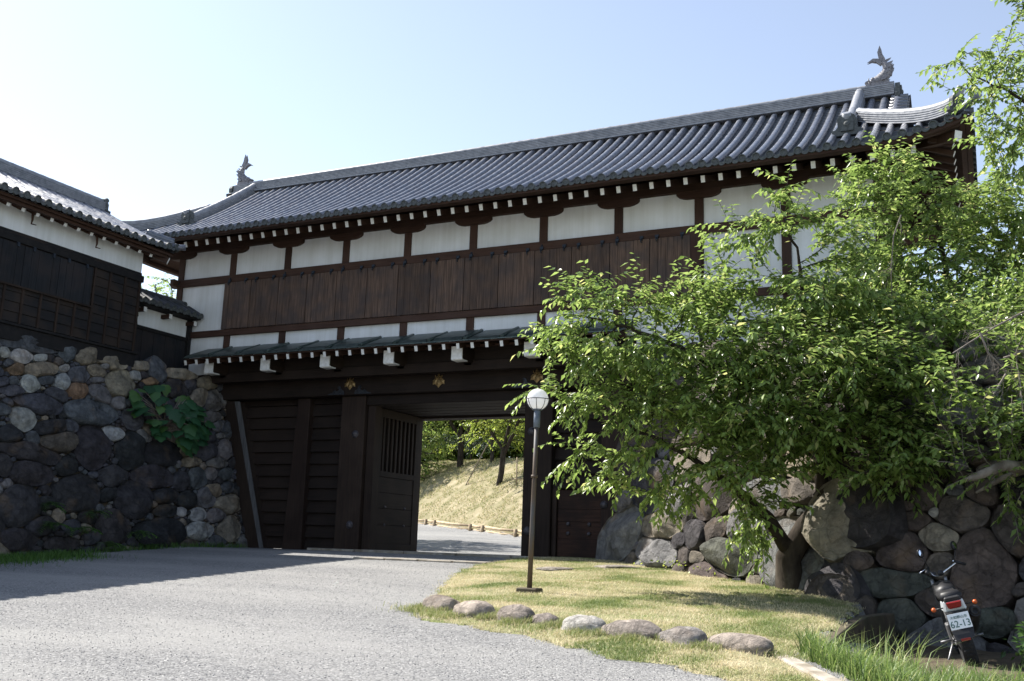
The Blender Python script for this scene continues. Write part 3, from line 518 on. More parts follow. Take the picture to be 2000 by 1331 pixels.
for (p,q) in SEG:
    p=Vector((*p,0));q=Vector((*q,0)); ad=(q-p).normalized(); nh=Vector((ad.y,-ad.x,0)); D=.02
    b=[p-nh*D-ad*.0,q-nh*D,q-nh*7,p-nh*(3.2 if p.x<15 else 7)]; t=[p-nh*(D+.28*4.6),q-nh*(D+.28*4.6),q-nh*7,p-nh*(3.2 if p.x<15 else 7)]
    mb.hexa([v+Vector((0,0,-.9)) for v in b]+[v+Vector((0,0,hz)) for v,hz in zip(t,(4.5,3.6,3.6,4.5) if p.x<15 else (3.6,3.1,3.1,3.6))])
mb.build('packed_core','soil',sw2)
# ================================================================ curved tiled roofs
def roof_front(rows,s_of,pos,zf,tile_r,mb_c,mb_p,mb_e,pan_w,joint=.30,s0=0,lastpan=True):
    """rows: list of a-positions. pos(a,s,z)->world. s_of(a)->(smin,smax). zf(a,s)->z of pan surface"""
    for a in rows:
        sa,sb=s_of(a)
        if sb-sa<.12: continue
        n=max(2,int((sb-sa)/.1)+1); vs=[];fs=[]; K=7
        for i in range(n):
            s=sa+(sb-sa)*i/(n-1); ph=((s-sa)/joint)%1
            r=tile_r*(1.0+.07*(1-ph) if ph>.06 else 1.0)
            z=zf(a,s); dz=(zf(a,s+.02)-z)/.02; nl=math.hypot(1,dz)
            for k in range(K):
                t=math.pi*k/(K-1)*1.16-.25; ca,sa_=math.cos(t)*r,math.sin(t)*r
                vs.append(pos(a+ca,s-dz/nl*sa_,z+.02+sa_/nl))
        for i in range(n-1):
            for k in range(K-1): q=i*K+k; fs.append((q,q+1,q+K+1,q+K))
        mb_c.add(vs,fs,0,True)
        if sa<.05: # round end disc with a raised rim
            z=zf(a,sa)+.022; ring=[];K2=14
            for rr,dd in ((tile_r*1.17,.03),(tile_r*1.17,-.035),(tile_r*.92,-.035),(tile_r*.86,-.015),(tile_r*.3,-.012)):
                ring+=[pos(a+math.cos(2*math.pi*k/K2)*rr,sa+dd,z+math.sin(2*math.pi*k/K2)*rr) for k in range(K2)]
            f2=[]
            for j in range(4):
                for k in range(K2): q=j*K2+k; w=j*K2+(k+1)%K2; f2.append((q,w,w+K2,q+K2))
            f2.append(tuple(4*K2+k for k in range(K2))); mb_e.add(ring,f2,0,False)
    # pan tiles between the rows: shallow troughs laid in overlapping steps
    for i in range(len(rows)-1):
        a=rows[i]+pan_w/2; sa,sb=s_of(a)
        if sb-sa<.12: continue
        st=.125; n=int((sb-sa)/st); vs=[];fs=[]
        for j in range(n+1):
            s1=sa+j*st; 
            for s,lift in ((s1,.026),(s1+st,.0)):
                s=min(s,sb)
                for o,dn in ((-pan_w/2,.0),(-pan_w*.22,-.03),(pan_w*.22,-.03),(pan_w/2,.0)): vs.append(pos(a+o,s,zf(a,s)+dn+lift))
        m=(n+1)*2
        for j in range(m-1):
            for k in range(3): q=j*4+k; fs.append((q,q+1,q+5,q+4))
        mb_p.add(vs,fs,0,False)
        if sa<.05: # drooping lip of the eave pan tile
            vs=[];K3=7
            for k in range(K3):
                t=k/(K3-1)*2-1; x=a+t*(pan_w/2-tile_r*.8); sag=(1-t*t)
                vs+=[pos(x,sa-.02,zf(a,sa)+.03-.035*sag),pos(x,sa-.025,zf(a,sa)-.03-.055*sag)]
            mb_e.add(vs,[(2*k,2*k+2,2*k+3,2*k+1) for k in range(K3-1)],0,False)
def stack_profile(w,h,layers,over=.02,base=None):
    pts=[]; 
    side=[(w/2+.10,0),(w/2+.10,.045),(w/2,.05)] if base else [(w/2,0)]
    lh=(h-side[-1][1])/layers; z=side[-1][1]; ww=w/2
    for i in range(layers):
        side+=[(ww+over,z+lh*.12),(ww+over,z+lh*.62),(ww,z+lh*.66),(ww,z+lh)]; z+=lh; ww*=.975
    return side+[(-a,b) for a,b in side[::-1]]
def cap_tube(mb,pts,r,off,joint=.3):
    P=[Vector(p)+Vector((0,0,off)) for p in pts]; out=[];rad=[]; acc=0
    for i in range(len(P)-1):
        d=(P[i+1]-P[i]); n=max(1,int(d.length/.1))
        for k in range(n):
            ph=((acc+d.length*k/n)/joint)%1; out.append(P[i]+d*k/n); rad.append(r*(1.08-.1*ph))
        acc+=d.length
    out.append(P[-1]); rad.append(r); mb.tube(out,rad,9)
def oni(mb,c,d,s=1.0,n_=0):
    """ridge-end tile: shouldered shield with scrolls, facing horizontal direction d"""
    c=Vector(c); d=Vector((d[0],d[1],0)).normalized(); r=Vector((-d.y,d.x,0)); U=Vector((0,0,1))
    out=[(-.20,0),(-.26,.03),(-.27,.10),(-.20,.12),(-.16,.17),(-.17,.30),(-.13,.38),(-.05,.42),(.05,.42),(.13,.38),(.17,.30),(.16,.17),(.20,.12),(.27,.10),(.26,.03),(.20,0)]
    A=[c+r*x*s+U*y*s for x,y in out]; n=len(A); B=[p+d*.10*s for p in A]
    mb.add(A+B,[tuple(range(n))[::-1],tuple(range(n,2*n))]+[(i,(i+1)%n,(i+1)%n+n,i+n) for i in range(n)])
    inn=[(-.11,.07),(-.12,.27),(-.07,.34),(.07,.34),(.12,.27),(.11,.07)]; A=[c+r*x*s+U*y*s+d*.10*s for x,y in inn]; B=[p+d*.035*s for p in A]; n=6
    mb.add(A+B,[tuple(range(n,2*n))]+[(i,(i+1)%n,(i+1)%n+n,i+n) for i in range(n)])
    mb.dome(c+U*.20*s+d*.135*s,.055*s,.03*s,d)
# ================================================================ the gatehouse
gate=thing('gatehouse',(9.97,2.4,0),'long two storey timber gate with white plaster bands, dark shutters and grey tiled roof','castle gate')
X0,X1,YB=.04,19.9,4.9; BAY=1.97
EY=-1.5; EX0,EX1=-1.8,21.75; ZE=8.56; RY=2.45
VX0,VX1=-.25,20.35     # verges of the gable
def upc(c): return .46*math.exp(-max(c,0)/.72)
def zroof(x,s):
    c=min(x-EX0,EX1-x); return ZE+.56*s+.03*s*s+upc(c)*math.exp(-s/1.1)
def pf(a,s,z): return (a,EY+s,z)
def pb(a,s,z): return (a,2*RY-EY-s,z)
SM=RY-EY
def hipk(x):   # where the corner ridge crosses, measured up the front slope
    if x<VX0: return (x-EX0)*(2.05/2.25)
    if x>VX1: return (EX1-x)*(2.05/2.25)
    return None
def so(a):
    h=hipk(a); return (0,SM) if h is None else (0,max(h,0))
c_,p_,e_=MB(),MB(),MB(); PW=.292
n=int((EX1-EX0)/PW); rows=[EX0+.13+i*(EX1-EX0-.26)/n for i in range(n+1)]; PW=(EX1-EX0-.26)/n
roof_front(rows,so,pf,zroof,.075,c_,p_,e_,PW)
rows_b=rows; roof_front(rows_b,so,pb,zroof,.075,c_,p_,e_,PW)
# hipped ends
def zside(a,s): # a runs along Y
    c=min(a-EY,2*RY-EY-a); s=s*.911; return ZE+.56*s+.03*s*s+upc(c)*math.exp(-s/1.1)
m=int((2*RY-2*EY)/PW); rs=[EY+.13+i*(2*RY-2*EY-.26)/m for i in range(m+1)]
def sos(a):
    c=min(a-EY,2*RY-EY-a); return (0,min(c*2.25/2.05,1.38))
roof_front(rs,sos,lambda a,s,z:(EX1-s,a,z),zside,.075,c_,p_,e_,PW)
roof_front(rs,sos,lambda a,s,z:(EX0+s,a,z),zside,.075,c_,p_,e_,PW)
# gable verge tiles: short covers lying across the verge
for vx,sg in ((VX1,1),(VX0,-1)):
    for side in (0,1):
        s=1.6
        while s<SM-.1:
            z=zroof(9,s)+.04; y=EY+s if side==0 else 2*RY-EY-s
            c_.tube([(vx-sg*.32,y,z+.03),(vx+sg*.06,y,z)],.062,8); s+=.24
roof=p_.build('roof','tilepan',gate,fix=False)
o=c_.build('cover_tile_rows','tile',roof,fix=False); o['kind']='stuff'
o=e_.build('eave_tile_ends','tileend',roof,fix=False); o['kind']='stuff'
# roof underside boards and gable walls
ub=MB()
for x0,x1,s1 in ((EX0+.1,EX1-.1,None),):
    for back in (0,1):
        pfn=pb if back else pf; N_=80; vs=[];fs=[]
        for i in range(N_+1):
            x=x0+(x1-x0)*i/N_; h=hipk(x); sm=SM if h is None else max(h-.12,.02)
            for j in range(6):
                s=.05+(sm-.05)*j/5 if sm>.05 else .05; vs.append(pfn(x,s,zroof(x,s)-.075))
        for i in range(N_):
            for j in range(5): q=i*6+j; fs.append((q,q+1,q+7,q+6))
        ub.add(vs,fs)
for sx in (0,1):
    vs=[];fs=[];N_=30
    for i in range(N_+1):
        y=EY+.08+(2*RY-2*EY-.16)*i/N_; sm=max(min(min(y-EY,2*RY-EY-y)*2.25/2.05,2.05)-.15,.02)
        for j in range(5):
            s=.05+(sm-.05)*j/4; vs.append(((EX1-s) if sx else (EX0+s),y,zside(y,s)-.075))
    for i in range(N_):
        for j in range(4): q=i*5+j; fs.append((q,q+1,q+6,q+5))
    ub.add(vs,fs)
for gx in (VX0+.45,VX1-.45):
    ub.add([(gx,EY+1.4,9.3),(gx,2*RY-EY-1.4,9.3),(gx,RY,zroof(9,SM)-.05)],[(0,1,2)])
for cx,sg in ((EX1,-1),(EX0,1)):
    for fn in (pf,pb):
        ub.sweep([fn(cx+sg*2.1*t*(2.25/2.05),2.1*t,zroof(cx+sg*2.1*t*(2.25/2.05),2.1*t)-.16) for t in (1,.8,.6,.4,.2,.06)],[(-.3,-.01),(.3,-.01),(.3,.01),(-.3,.01)])
ub.build('roof_underboards','wood_y',roof,fix=False)
# ridges
rd=MB(); zr=zroof(9,SM)
rp=[(VX0+.05+i*(20.1-VX0-.05)/40,RY,zr-.05+.03*((i-20)/20)**2) for i in range(41)]
rd.sweep(rp,stack_profile(.32,.33,6,base=True)); cap_tube(rd,rp,.075,.355)
ro=rd.build('main_ridge','ridge',roof)
def sub_ridge(name,pts,w,h,layers,r,endsz=.95,flip=True):
    m_=MB(); m_.sweep(pts,stack_profile(w,h,layers)); 
    P=[Vector(p) for p in pts]; d=P[-1]-P[-2]; dh=Vector((d.x,d.y,0)).normalized()
    ext=list(pts)+[tuple(P[-1]+dh*.10+Vector((0,0,.09))),tuple(P[-1]+dh*.20+Vector((0,0,.21)))] if flip else list(pts)+[tuple(P[-1]+dh*.08+Vector((0,0,.10))),tuple(P[-1]+dh*.15+Vector((0,0,.20)))]
    cap_tube(m_,ext,r,h+.03)
    o=m_.build(name,'ridge',roof)
    m2=MB(); oni(m2,P[-1]+Vector((0,0,-.04)),dh,endsz); m2.build('ridge_end_tile','tileend',roof); return o
for gx in (.62,19.3):
    for fn in (pf,pb):
        pts=[fn(gx,s,zroof(9,s)+.02) for s in np.linspace(SM-.1,1.12,14)]
        sub_ridge('descending_ridge',pts,.23,.23,5,.10,1.2,False)
for cx,sg in ((EX1,-1),(EX0,1)):
    for fn in (pf,pb):
        pts=[]
        for t in np.linspace(1,0.13,14):
            s=2.1*t; x=cx+sg*s*(2.25/2.05); pts.append(fn(x,s,zroof(x,s)+.04+.10*(1-t)**3))
        sub_ridge('corner_ridge',pts,.19,.24,5,.085,.95)
        m3=MB(); x=cx-sg*.0; z=zroof(cx,0)+.04; m3.tube([fn(cx+sg*.33,.3,z+.03),fn(cx+sg*.12,.11,z+.03),fn(cx-sg*.05,-.04,z+.09),fn(cx-sg*.13,-.12,z+.16)],[.075,.08,.085,.085],12); m3.build('corner_end_tile','tile',roof)
for gx,d in ((VX0-.02,(-1,0)),(20.12,(1,0))):
    m2=MB(); oni(m2,(gx,RY,zr-.12),d,1.1); m2.build('ridge_end_tile','tileend',roof)
# roof fish ornaments
def fish(cx,sg):
    m=MB(); zb=zr+.34; S=.76
    def P(x,z,y=0): return (cx-sg*x*S,RY+y*S,zb+z*S)
    path=[(-.42,.07,.07),(-.34,.12,.13),(-.22,.16,.17),(-.08,.2,.19),(.06,.29,.2),(.15,.42,.17),(.17,.56,.14),(.13,.7,.11),(.06,.80,.085),(.0,.87,.06)]
    pts=[];rad=[]
    for i in range(len(path)-1):
        for k in range(4):
            f=k/4; pts.append(P(*[path[i][j]*(1-f)+path[i+1][j]*f for j in (0,1)])); rad.append((path[i][2]*(1-f)+path[i+1][2]*f)*(.86+.14*((k+1)%2)*1.0))
    m.tube(pts,[r_*S for r_ in rad],12)
    def fin(poly,th=.03,y=0):
        n=len(poly); A=[P(x,z,y-th) for x,z in poly]; B=[P(x,z,y+th) for x,z in poly]
        m.add(A+B,[tuple(range(n))[::-1],tuple(range(n,2*n))]+[(i,(i+1)%n,(i+1)%n+n,i+n) for i in range(n)])
    for yy in (-.05,.05):
        fin([(.03,.78),(-.07,.95),(-.10,1.15),(-.02,1.38),(.03,1.22),(.06,1.05),(.13,.9),(.12,.78)],.018,yy)
        fin([(.05,.80),(-.08,.93),(-.24,.96),(-.42,.84),(-.28,.87),(-.14,.82),(-.02,.70)],.018,yy)
    for x,z,a in ((.22,.3,-.3),(.27,.42,0),(.27,.55,.2),(.24,.68,.4),(.19,.79,.5)): fin([(x-.12,z-.06),(x+.09*math.cos(a),z+.02+.12*math.sin(a)),(x+.12,z+.13),(x-.04,z+.09)],.02)
    for yy,s in ((-.17,-1),(.17,1)):
        for x,z in ((-.02,.12),(.05,.33),(.1,.5)): fin([(x,z),(x+.14,z+.02),(x+.26,z+.14),(x+.16,z+.13),(x+.17,z+.2),(x+.06,z+.12)],.018,yy*(1.1-z*.5))
        m.dome(P(-.27,.22,yy*.75),.045,.03,(0,s,0)); m.tube([P(-.33,.10,yy*.6),P(-.40,.20,yy*.7),P(-.38,.27,yy*.7)],[.025,.02,.01],6)
    fin([(-.5,.02),(-.47,.1),(-.4,.13),(-.3,.1),(-.3,0)],.09); fin([(-.52,.15),(-.48,.2),(-.36,.22),(-.3,.16),(-.42,.13)],.07)
    fin([(-.36,-.03),(-.3,.1),(.2,.2),(.26,.0),(.22,-.03)],.13)
    return m.build('fish_ornament','bronze',roof)
fish(19.82,-1); fish(.05,1)
# --- upper storey walls
Z_SILL,Z_LB0,Z_LB1,Z_UB0,Z_UB1,Z_K=4.78,5.91,6.09,7.48,7.70,8.53
w=MB()
w.box(X0+.1,X1-.1,.05,.2,5.2,Z_K+.1); w.box(X0+.1,1.95,.052,.2,Z_SILL,5.195); w.box(14.4,X1-.1,.052,.2,Z_SILL,5.195); w.box(X0+.1,X1-.1,YB-.2,YB-.05,Z_SILL,Z_K+.1); w.box(X0+.05,X0+.17,.2,YB-.2,Z_SILL,Z_K+.1); w.box(X1-.17,X1-.05,.2,YB-.2,Z_SILL,Z_K+.1)
w.build('plaster_wall','plaster',gate)
mb=MB(); mb.box(X0+.3,X1-.3,.3,YB-.3,Z_SILL-.05,Z_SILL+.05); mb.build('upper_floor','gatewood_x',gate)
mb=MB().box(-.105,.105,0,.22,Z_SILL-.1,Z_K); post0=mb.mesh('post',['wood_z'])
for i in range(11):
    for y in (0,YB-.22):
        o=link('post',post0,gate,(.145+i*BAY,y,0)); b=o.modifiers.new('b','BEVEL'); b.width=.008; b.segments=1
for y in (1.6,3.2):
    for x in (X0+.105,X1-.105): link('post',post0,gate,(x,y,0))
def beamobj(name,x0,x1,y0,y1,z0,z1,mat,bev=.008): return MB().box(x0,x1,y0,y1,z0,z1).build(name,mat,gate,bevel=bev)
for y0,y1 in ((-.045,.1),(YB-.1,YB+.045)):
    beamobj('tie_beam',X0-.18,X1+.18,y0,y1,Z_UB0,Z_UB1,'wood_x'); beamobj('sill_beam',X0-.06,X1+.06,y0,y1,Z_LB0,Z_LB1,'wood_x')
for x0,x1 in ((X0-.045,X0+.1),(X1-.1,X1+.045)):
    beamobj('tie_beam',x0,x1,-.25,YB+.25,Z_UB0+.003,Z_UB1-.003,'wood_y'); beamobj('sill_beam',x0,x1,.1,YB-.1,Z_LB0,Z_LB1,'wood_y')
for y0,y1 in ((-.08,.19),(YB-.19,YB+.08)): beamobj('eave_beam',X0-1.1,X1+1.1,y0,y1,Z_K,Z_K+.26,'wood_x')
for x0,x1 in ((X0-.05,X0+.2),(X1-.2,X1+.05)): beamobj('eave_beam',x0,x1,-1.0,YB+1.0,Z_K+.02,Z_K+.25,'wood_y')
# boat-shaped brackets
bk=MB(); pr=[(-.52,0),(-.52,-.07),(-.47,-.115),(-.38,-.15),(-.28,-.17),(.28,-.17),(.38,-.15),(.47,-.115),(.52,-.07),(.52,0)]; nn=len(pr)
bk.add([(x,-.06,z) for x,z in pr]+[(x,.18,z) for x,z in pr],[tuple(range(nn))[::-1],tuple(range(nn,2*nn))]+[(i,(i+1)%nn,(i+1)%nn+nn,i+nn) for i in range(nn)])
bme=bk.mesh('bracket',['wood_x'])
for i in range(11): link('bracket',bme,gate,(.145+i*BAY,0,Z_K-.002))
# eave boards and rafters
fb=MB()
def edge_line(dz,inset,n=60):
    pts=[]
    for i in range(n+1):
        x=EX0+inset+(EX1-EX0-2*inset)*i/n; pts.append((x,EY+inset,zroof(x,inset)+dz))
    return pts
fb.sweep(edge_line(-.115,.08),[(-.06,-.035),(.06,-.035),(.06,.035),(-.06,.035)]); fb.sweep(edge_line(-.165,.19),[(-.05,-.045),(.05,-.045),(.05,.045),(-.05,.045)])
for sx in (0,1):
    for dz,ins,hh in ((-.115,.08,.035),(-.165,.19,.045)):
        pts=[]
        for i in range(31):
            y=EY+ins+(2*RY-2*EY-2*ins)*i/30; pts.append(((EX1-ins) if sx else (EX0+ins),y,zside(y,ins)+dz))
        fb.sweep(pts,[(-.05,-hh),(.05,-hh),(.05,hh),(-.05,hh)])
fb.build('eave_fascia','wood_x',gate)
def rafter_mesh(name,y0,z0,y1,z1,w_,h_,cap=.012):
    m=MB(); m.beam((0,y0,z0),(0,y1,z1),w_,h_); d=Vector((0,y0-y1,z0-z1)).normalized(); c=Vector((0,y0,z0)); m.beam(c,c+d*cap,w_+.006,h_+.006,mi=1); return m.mesh(name,['wood_y','whitepaint'])
rm=rafter_mesh('rafter',-1.12,8.38,.3,8.395+.42*1.42*.9,.085,.145)
nr=0
for i in range(-3,57):
    x=.145+(i)*BAY/5-.0
    up_=upc(min(x-EX0,EX1-x))*.6
    if -1.0<x<20.95: link('rafter',rm,gate,(x,0,up_)); nr+=1
rs_=MB()
for sx,cx in ((1,EX1),(0,EX0)):
    for k in range(18):
        y=-.9+k*.394; u=upc(min(y-EY,2*RY-EY-y))*.6; d=-1 if sx else 1
        mm=MB(); a=Vector((cx+d*.38,y,8.40+u)); ln=min(2.1,.40+.72*max(min(y-EY,2*RY-EY-y),.1)); b=Vector((cx+d*ln,y,8.40+u*(1 if ln<1.2 else 1)+.378*(ln-.38))); mm.beam(a,b,.078,.105); dd=(a-b).normalized(); mm.beam(a,a+dd*.012,.084,.111,mi=1)
        if sx or k<2: mm.build('rafter',['wood_x','whitepaint'],gate)
        else:
            rs_.add(mm.v,mm.f)
for cx,sg in ((EX1,-1),(EX0,1)):
    for cy,sy in ((EY,1),(2*RY-EY,-1)):
        mm=MB(); a=Vector((cx+sg*.28,cy+sy*.28,8.56)); b=Vector((cx+sg*1.9,cy+sy*1.9,9.02)); mm.beam(a,b,.16,.2); dd=(a-b).normalized(); mm.beam(a,a+dd*.012,.17,.21,mi=1); mm.build('hip_rafter',['wood_y','whitepaint'],gate)
# board shutters with their hooks
def shutter_mesh():
    m=MB(); W_=BAY/2*.5*2-.012; nb=5
    for k in range(nb):
        x0=W_*k/nb; x1=W_*(k+1)/nb-.006; d=.006*math.sin(k*7.3); m.box(x0,x1,-.075+d,-.03,Z_LB1+.005,Z_UB0-.012)
    return m.mesh('shutter',['shutter'])
shm=shutter_mesh(); hk=MB()
hk.box(-.03,.03,-.105,-.05,-.06,.0); hk.tube([(0,-.1,-.02),(0,-.135,-.05),(0,-.13,-.10),(.02,-.11,-.12)],.014,6); hk.box(-.045,.045,-.09,-.04,-.0,.05); hkm=hk.mesh('hook',['hookiron'])
for i in range(14):
    s=link('shutter',shm,gate,(1.945+i*BAY/2,0,0))
    for dx in (.17,.78): link('hook',hkm,s,(1.945+i*BAY/2+dx,0,Z_UB0+.02))
beamobj('shutter_stile',15.72,15.97,-.07,-.03,Z_LB1,Z_UB0,'wood_z',0)
# small metal nail covers on posts
nm=MB().dome((0,-.046,0),.03,.03).mesh('nail_cover',['hookiron'])
for i in range(11): link('nail_cover',nm,gate,(.145+i*BAY,0,7.59))
# --- pent roof over the gate
PX0,PX1=1.47,14.35
pr_=MB(); PYE=-.92; ZP0=5.52; ZP1=5.14
pr_.hexa([(PX0,PYE,ZP1-.03),(PX1,PYE,ZP1-.03),(PX1,.02,ZP0-.05),(PX0,.02,ZP0-.05),(PX0,PYE,ZP1),(PX1,PYE,ZP1),(PX1,.02,ZP0),(PX0,.02,ZP0)])
x=PX0;k=0
while x<PX1-.2:
    L=min(1.0,PX1-x-.02); h=.035+.03*(k%2)
    q=[(x,PYE-.0,ZP1),(x+L*.8,PYE-.0,ZP1),(x+L*.8,-.01,ZP0),(x,-.01,ZP0)]
    pr_.hexa([(a,b,c+.004) for a,b,c in q]+[(a,b+(.12 if j<2 else 0),c+.03+(.05 if j<2 else 0)+.015*(k%3)) for j,(a,b,c) in enumerate(q)])
    pr_.tube([(x+L*.9,PYE+.0,ZP1+.03),(x+L*.9,-.02,ZP0+.03)],.045,8); x+=1.0; k+=1
pr_.build('pent_roof','copper',gate,bevel=.004)
beamobj('pent_fascia',PX0+.02,PX1-.02,PYE+.02,PYE+.09,ZP1-.065,ZP1-.031,'wood_x')
pm=rafter_mesh('pent_rafter',-.84,5.005,.1,5.30,.075,.13)
for i in range(3,37):
    x=.145+i*BAY/5+.16
    if PX0-.05<x<PX1: link('pent_rafter',pm,gate,(x,0,0))
beamobj('pent_purlin',PX0,PX1,-.50,-.36,5.056,5.10,'wood_x')
# protruding beam ends, white painted, one below each post
nz=MB(); nz.box(-.145,.145,-.57,1.4,4.74,5.05,0); nz.box(-.15,.15,-.60,-.57,4.76,5.055,1); nz.box(-.15,.15,-.57,-.30,4.71,4.74,1); nz.box(-.15,.15,-.60,-.54,4.725,4.76,1)
nm_=nz.mesh('beam_end',['gatewood_y','whitepaint'])
for i in range(11): link('beam_end',nm_,gate,(.145+i*BAY,0,0))
beamobj('floor_beam',X0+.15,X1-.1,.0,.24,4.55,4.80,'gatewood_x'); beamobj('floor_beam',X0+.15,X1-.1,YB-.3,YB-.05,4.55,4.80,'gatewood_x')
beamobj('apron_board',1.96,14.38,.06,.19,4.81,5.19,'gatewood_x')
dk=MB()
for k in range(12): dk.box(X0+.2,X1-.2,.26+k*.38,.26+k*.38+.36,4.83+.004*(k%2),4.86)
dk.build('deck_boards','gatewood_x',gate)
# struts between the lintel and the floor
sm_=MB().box(-.11,.11,.45,.75,4.70,4.83).mesh('strut',['gatewood_z'])
for i in range(1,8): link('strut',sm_,gate,(.145+i*BAY,0,0))
# --- the lower storey
GY=.6
lint=beamobj('lintel',1.5,15.2,.46,1.05,4.12,4.72,'gatewood_x',.02)
beamobj('door_head',6.62,11.3,GY+.05,1.1,3.86,4.118,'gatewood_x',.01)
beamobj('rear_beam',1.7,15.2,3.2,3.7,3.80,4.4,'gatewood_x',.02)
cb=MB()
for k in range(8): cb.box(6.0,11.8,1.12+k*.26,1.12+k*.26+.235,3.86+.006*(k%2),3.92)
cb.build('passage_ceiling','gatewood_x',gate)
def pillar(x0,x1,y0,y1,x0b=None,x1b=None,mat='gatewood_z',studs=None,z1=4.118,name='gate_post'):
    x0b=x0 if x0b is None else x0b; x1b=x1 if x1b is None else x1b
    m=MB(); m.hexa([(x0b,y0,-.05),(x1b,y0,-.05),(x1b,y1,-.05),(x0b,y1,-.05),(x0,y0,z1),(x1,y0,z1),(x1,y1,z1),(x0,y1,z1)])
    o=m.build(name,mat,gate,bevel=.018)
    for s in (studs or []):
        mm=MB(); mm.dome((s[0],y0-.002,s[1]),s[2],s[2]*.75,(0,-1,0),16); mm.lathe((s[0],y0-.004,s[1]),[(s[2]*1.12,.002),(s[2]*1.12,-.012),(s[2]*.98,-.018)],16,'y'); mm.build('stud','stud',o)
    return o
pillar(5.83,6.60,GY,GY+.5,studs=[(6.34,3.08,.095),(6.34,.68,.095)],x0b=5.87,x1b=6.64)
pillar(11.33,12.08,GY,GY+.5,studs=[(11.53,3.06,.095),(11.49,.65,.095)])
pillar(4.32,4.73,GY+.05,GY+.35,x0b=4.13,x1b=4.76,mat='brownpost')
pillar(13.35,13.88,GY+.02,GY+.4,mat='brownpost',studs=[(13.44,1.30,.085),(13.44,.35,.085)])
pillar(6.62,6.86,GY+.12,GY+.45,x0b=6.66,x1b=6.9)
pillar(5.9,6.6,3.2,3.7); pillar(11.33,12.0,3.2,3.7)
m=MB(); m.hexa([(3.05,GY-.05,-.05),(3.46,GY-.05,-.05),(3.60,GY+.42,-.05),(3.05,GY+.42,-.05),(1.62,GY-.05,4.1),(2.14,GY-.05,4.1),(2.36,GY+.42,4.1),(1.62,GY+.42,4.1)]); m.build('raking_post','gatewood_z',gate,bevel=.015)
m=MB(); m.hexa([(3.47,GY-.06,-.05),(3.60,GY-.06,-.05),(3.60,GY-.02,-.05),(3.47,GY-.02,-.05),(2.15,GY-.06,4.08),(2.33,GY-.06,4.08),(2.33,GY-.02,4.08),(2.15,GY-.02,4.08)]); m.build('raking_post_side','greywood',gate,bevel=.006)  # grey strip standing for the raking post's paler side face
# lapped boards either side
def lapped(x0f,x1f,z0,z1,y,pitch=.33,name='lapped_boards',mat='gatewood_x'):
    m=MB(); z=z0
    while z<z1-.02:
        zt=min(z+pitch-.01,z1); m.hexa([(x0f(z),y-.10,z),(x1f(z),y-.10,z),(x1f(z),y+.02,z),(x0f(z),y+.02,z),(x0f(zt),y-.012,zt),(x1f(zt),y-.012,zt),(x1f(zt),y+.02,zt),(x0f(zt),y+.02,zt)]); z+=pitch
    return m.build(name,mat,gate)
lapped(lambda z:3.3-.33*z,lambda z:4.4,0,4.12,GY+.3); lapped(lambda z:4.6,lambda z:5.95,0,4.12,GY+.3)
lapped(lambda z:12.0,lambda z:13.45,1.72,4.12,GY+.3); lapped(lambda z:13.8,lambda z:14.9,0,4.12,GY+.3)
for q_ in ((1.6,5.9,GY+.34,GY+.42,0,4.12),(12.0,15.4,GY+.34,GY+.42,0,4.12),(5.87,5.93,GY+.5,3.2,0,4.1),(12.02,12.08,GY+.5,3.2,0,4.1)): MB().box(*q_).build('inner_wall','gatewood_x',gate)
# small side door
beamobj('side_door_head',12.08,13.35,GY+.1,GY+.32,1.68,1.80,'gatewood_x'); beamobj('side_door_jamb',12.08,12.20,GY+.1,GY+.32,.08,1.68,'gatewood_z')
sd=MB(); z=.08
for k,h in enumerate((.42,.40,.30,.46)): sd.box(12.21,13.34,GY+.17+.008*(k%2),GY+.25,z,z+h-.008); z+=h
sdo=sd.build('side_door','doorpanel',gate)
for sx in (12.48,13.02):
    for sz in (.62,.84): MB().dome((sx,GY+.168,sz),.05,.035).build('stud','stud',sdo)
beamobj('side_door_sill',12.08,13.4,GY+.05,GY+.4,-.04,.075,'gatewood_x')
# open door leaves, swung inwards
def leaf_door(x,sgn):
    root=MB(); xa,xb=(x,x+.05)
    root.box(x-.02,x+.07,1.02,1.24,.04,3.84); root.box(x-.02,x+.07,3.0,3.2,.04,3.84); root.box(x-.018,x+.068,1.24,3.0,3.62,3.84); root.box(x-.018,x+.068,1.24,3.0,2.0,2.15)
    root.box(x-.018,x+.068,1.24,3.0,.04,.22)
    z=.22
    for k,h in enumerate((.5,.44,.42,.42)): root.box(x+.004*(k%2),x+.05,1.24,3.0,z,z+h-.006); z+=h
    d=root.build('door','gatewood_y' if sgn>0 else 'gatewood_y',gate,bevel=.006)
    l=MB()
    for k in range(8): y=1.33+k*.215; l.box(x,x+.05,y,y+.085,2.15,3.62)
    l.build('lattice','gatewood_z',d)
    for y in (1.6,2.6):
        for z in (.72,1.2): MB().dome((x+.05,y,z),.04,.03,(1,0,0)).build('stud','stud',d)
leaf_door(6.72,1); leaf_door(11.22,-1)
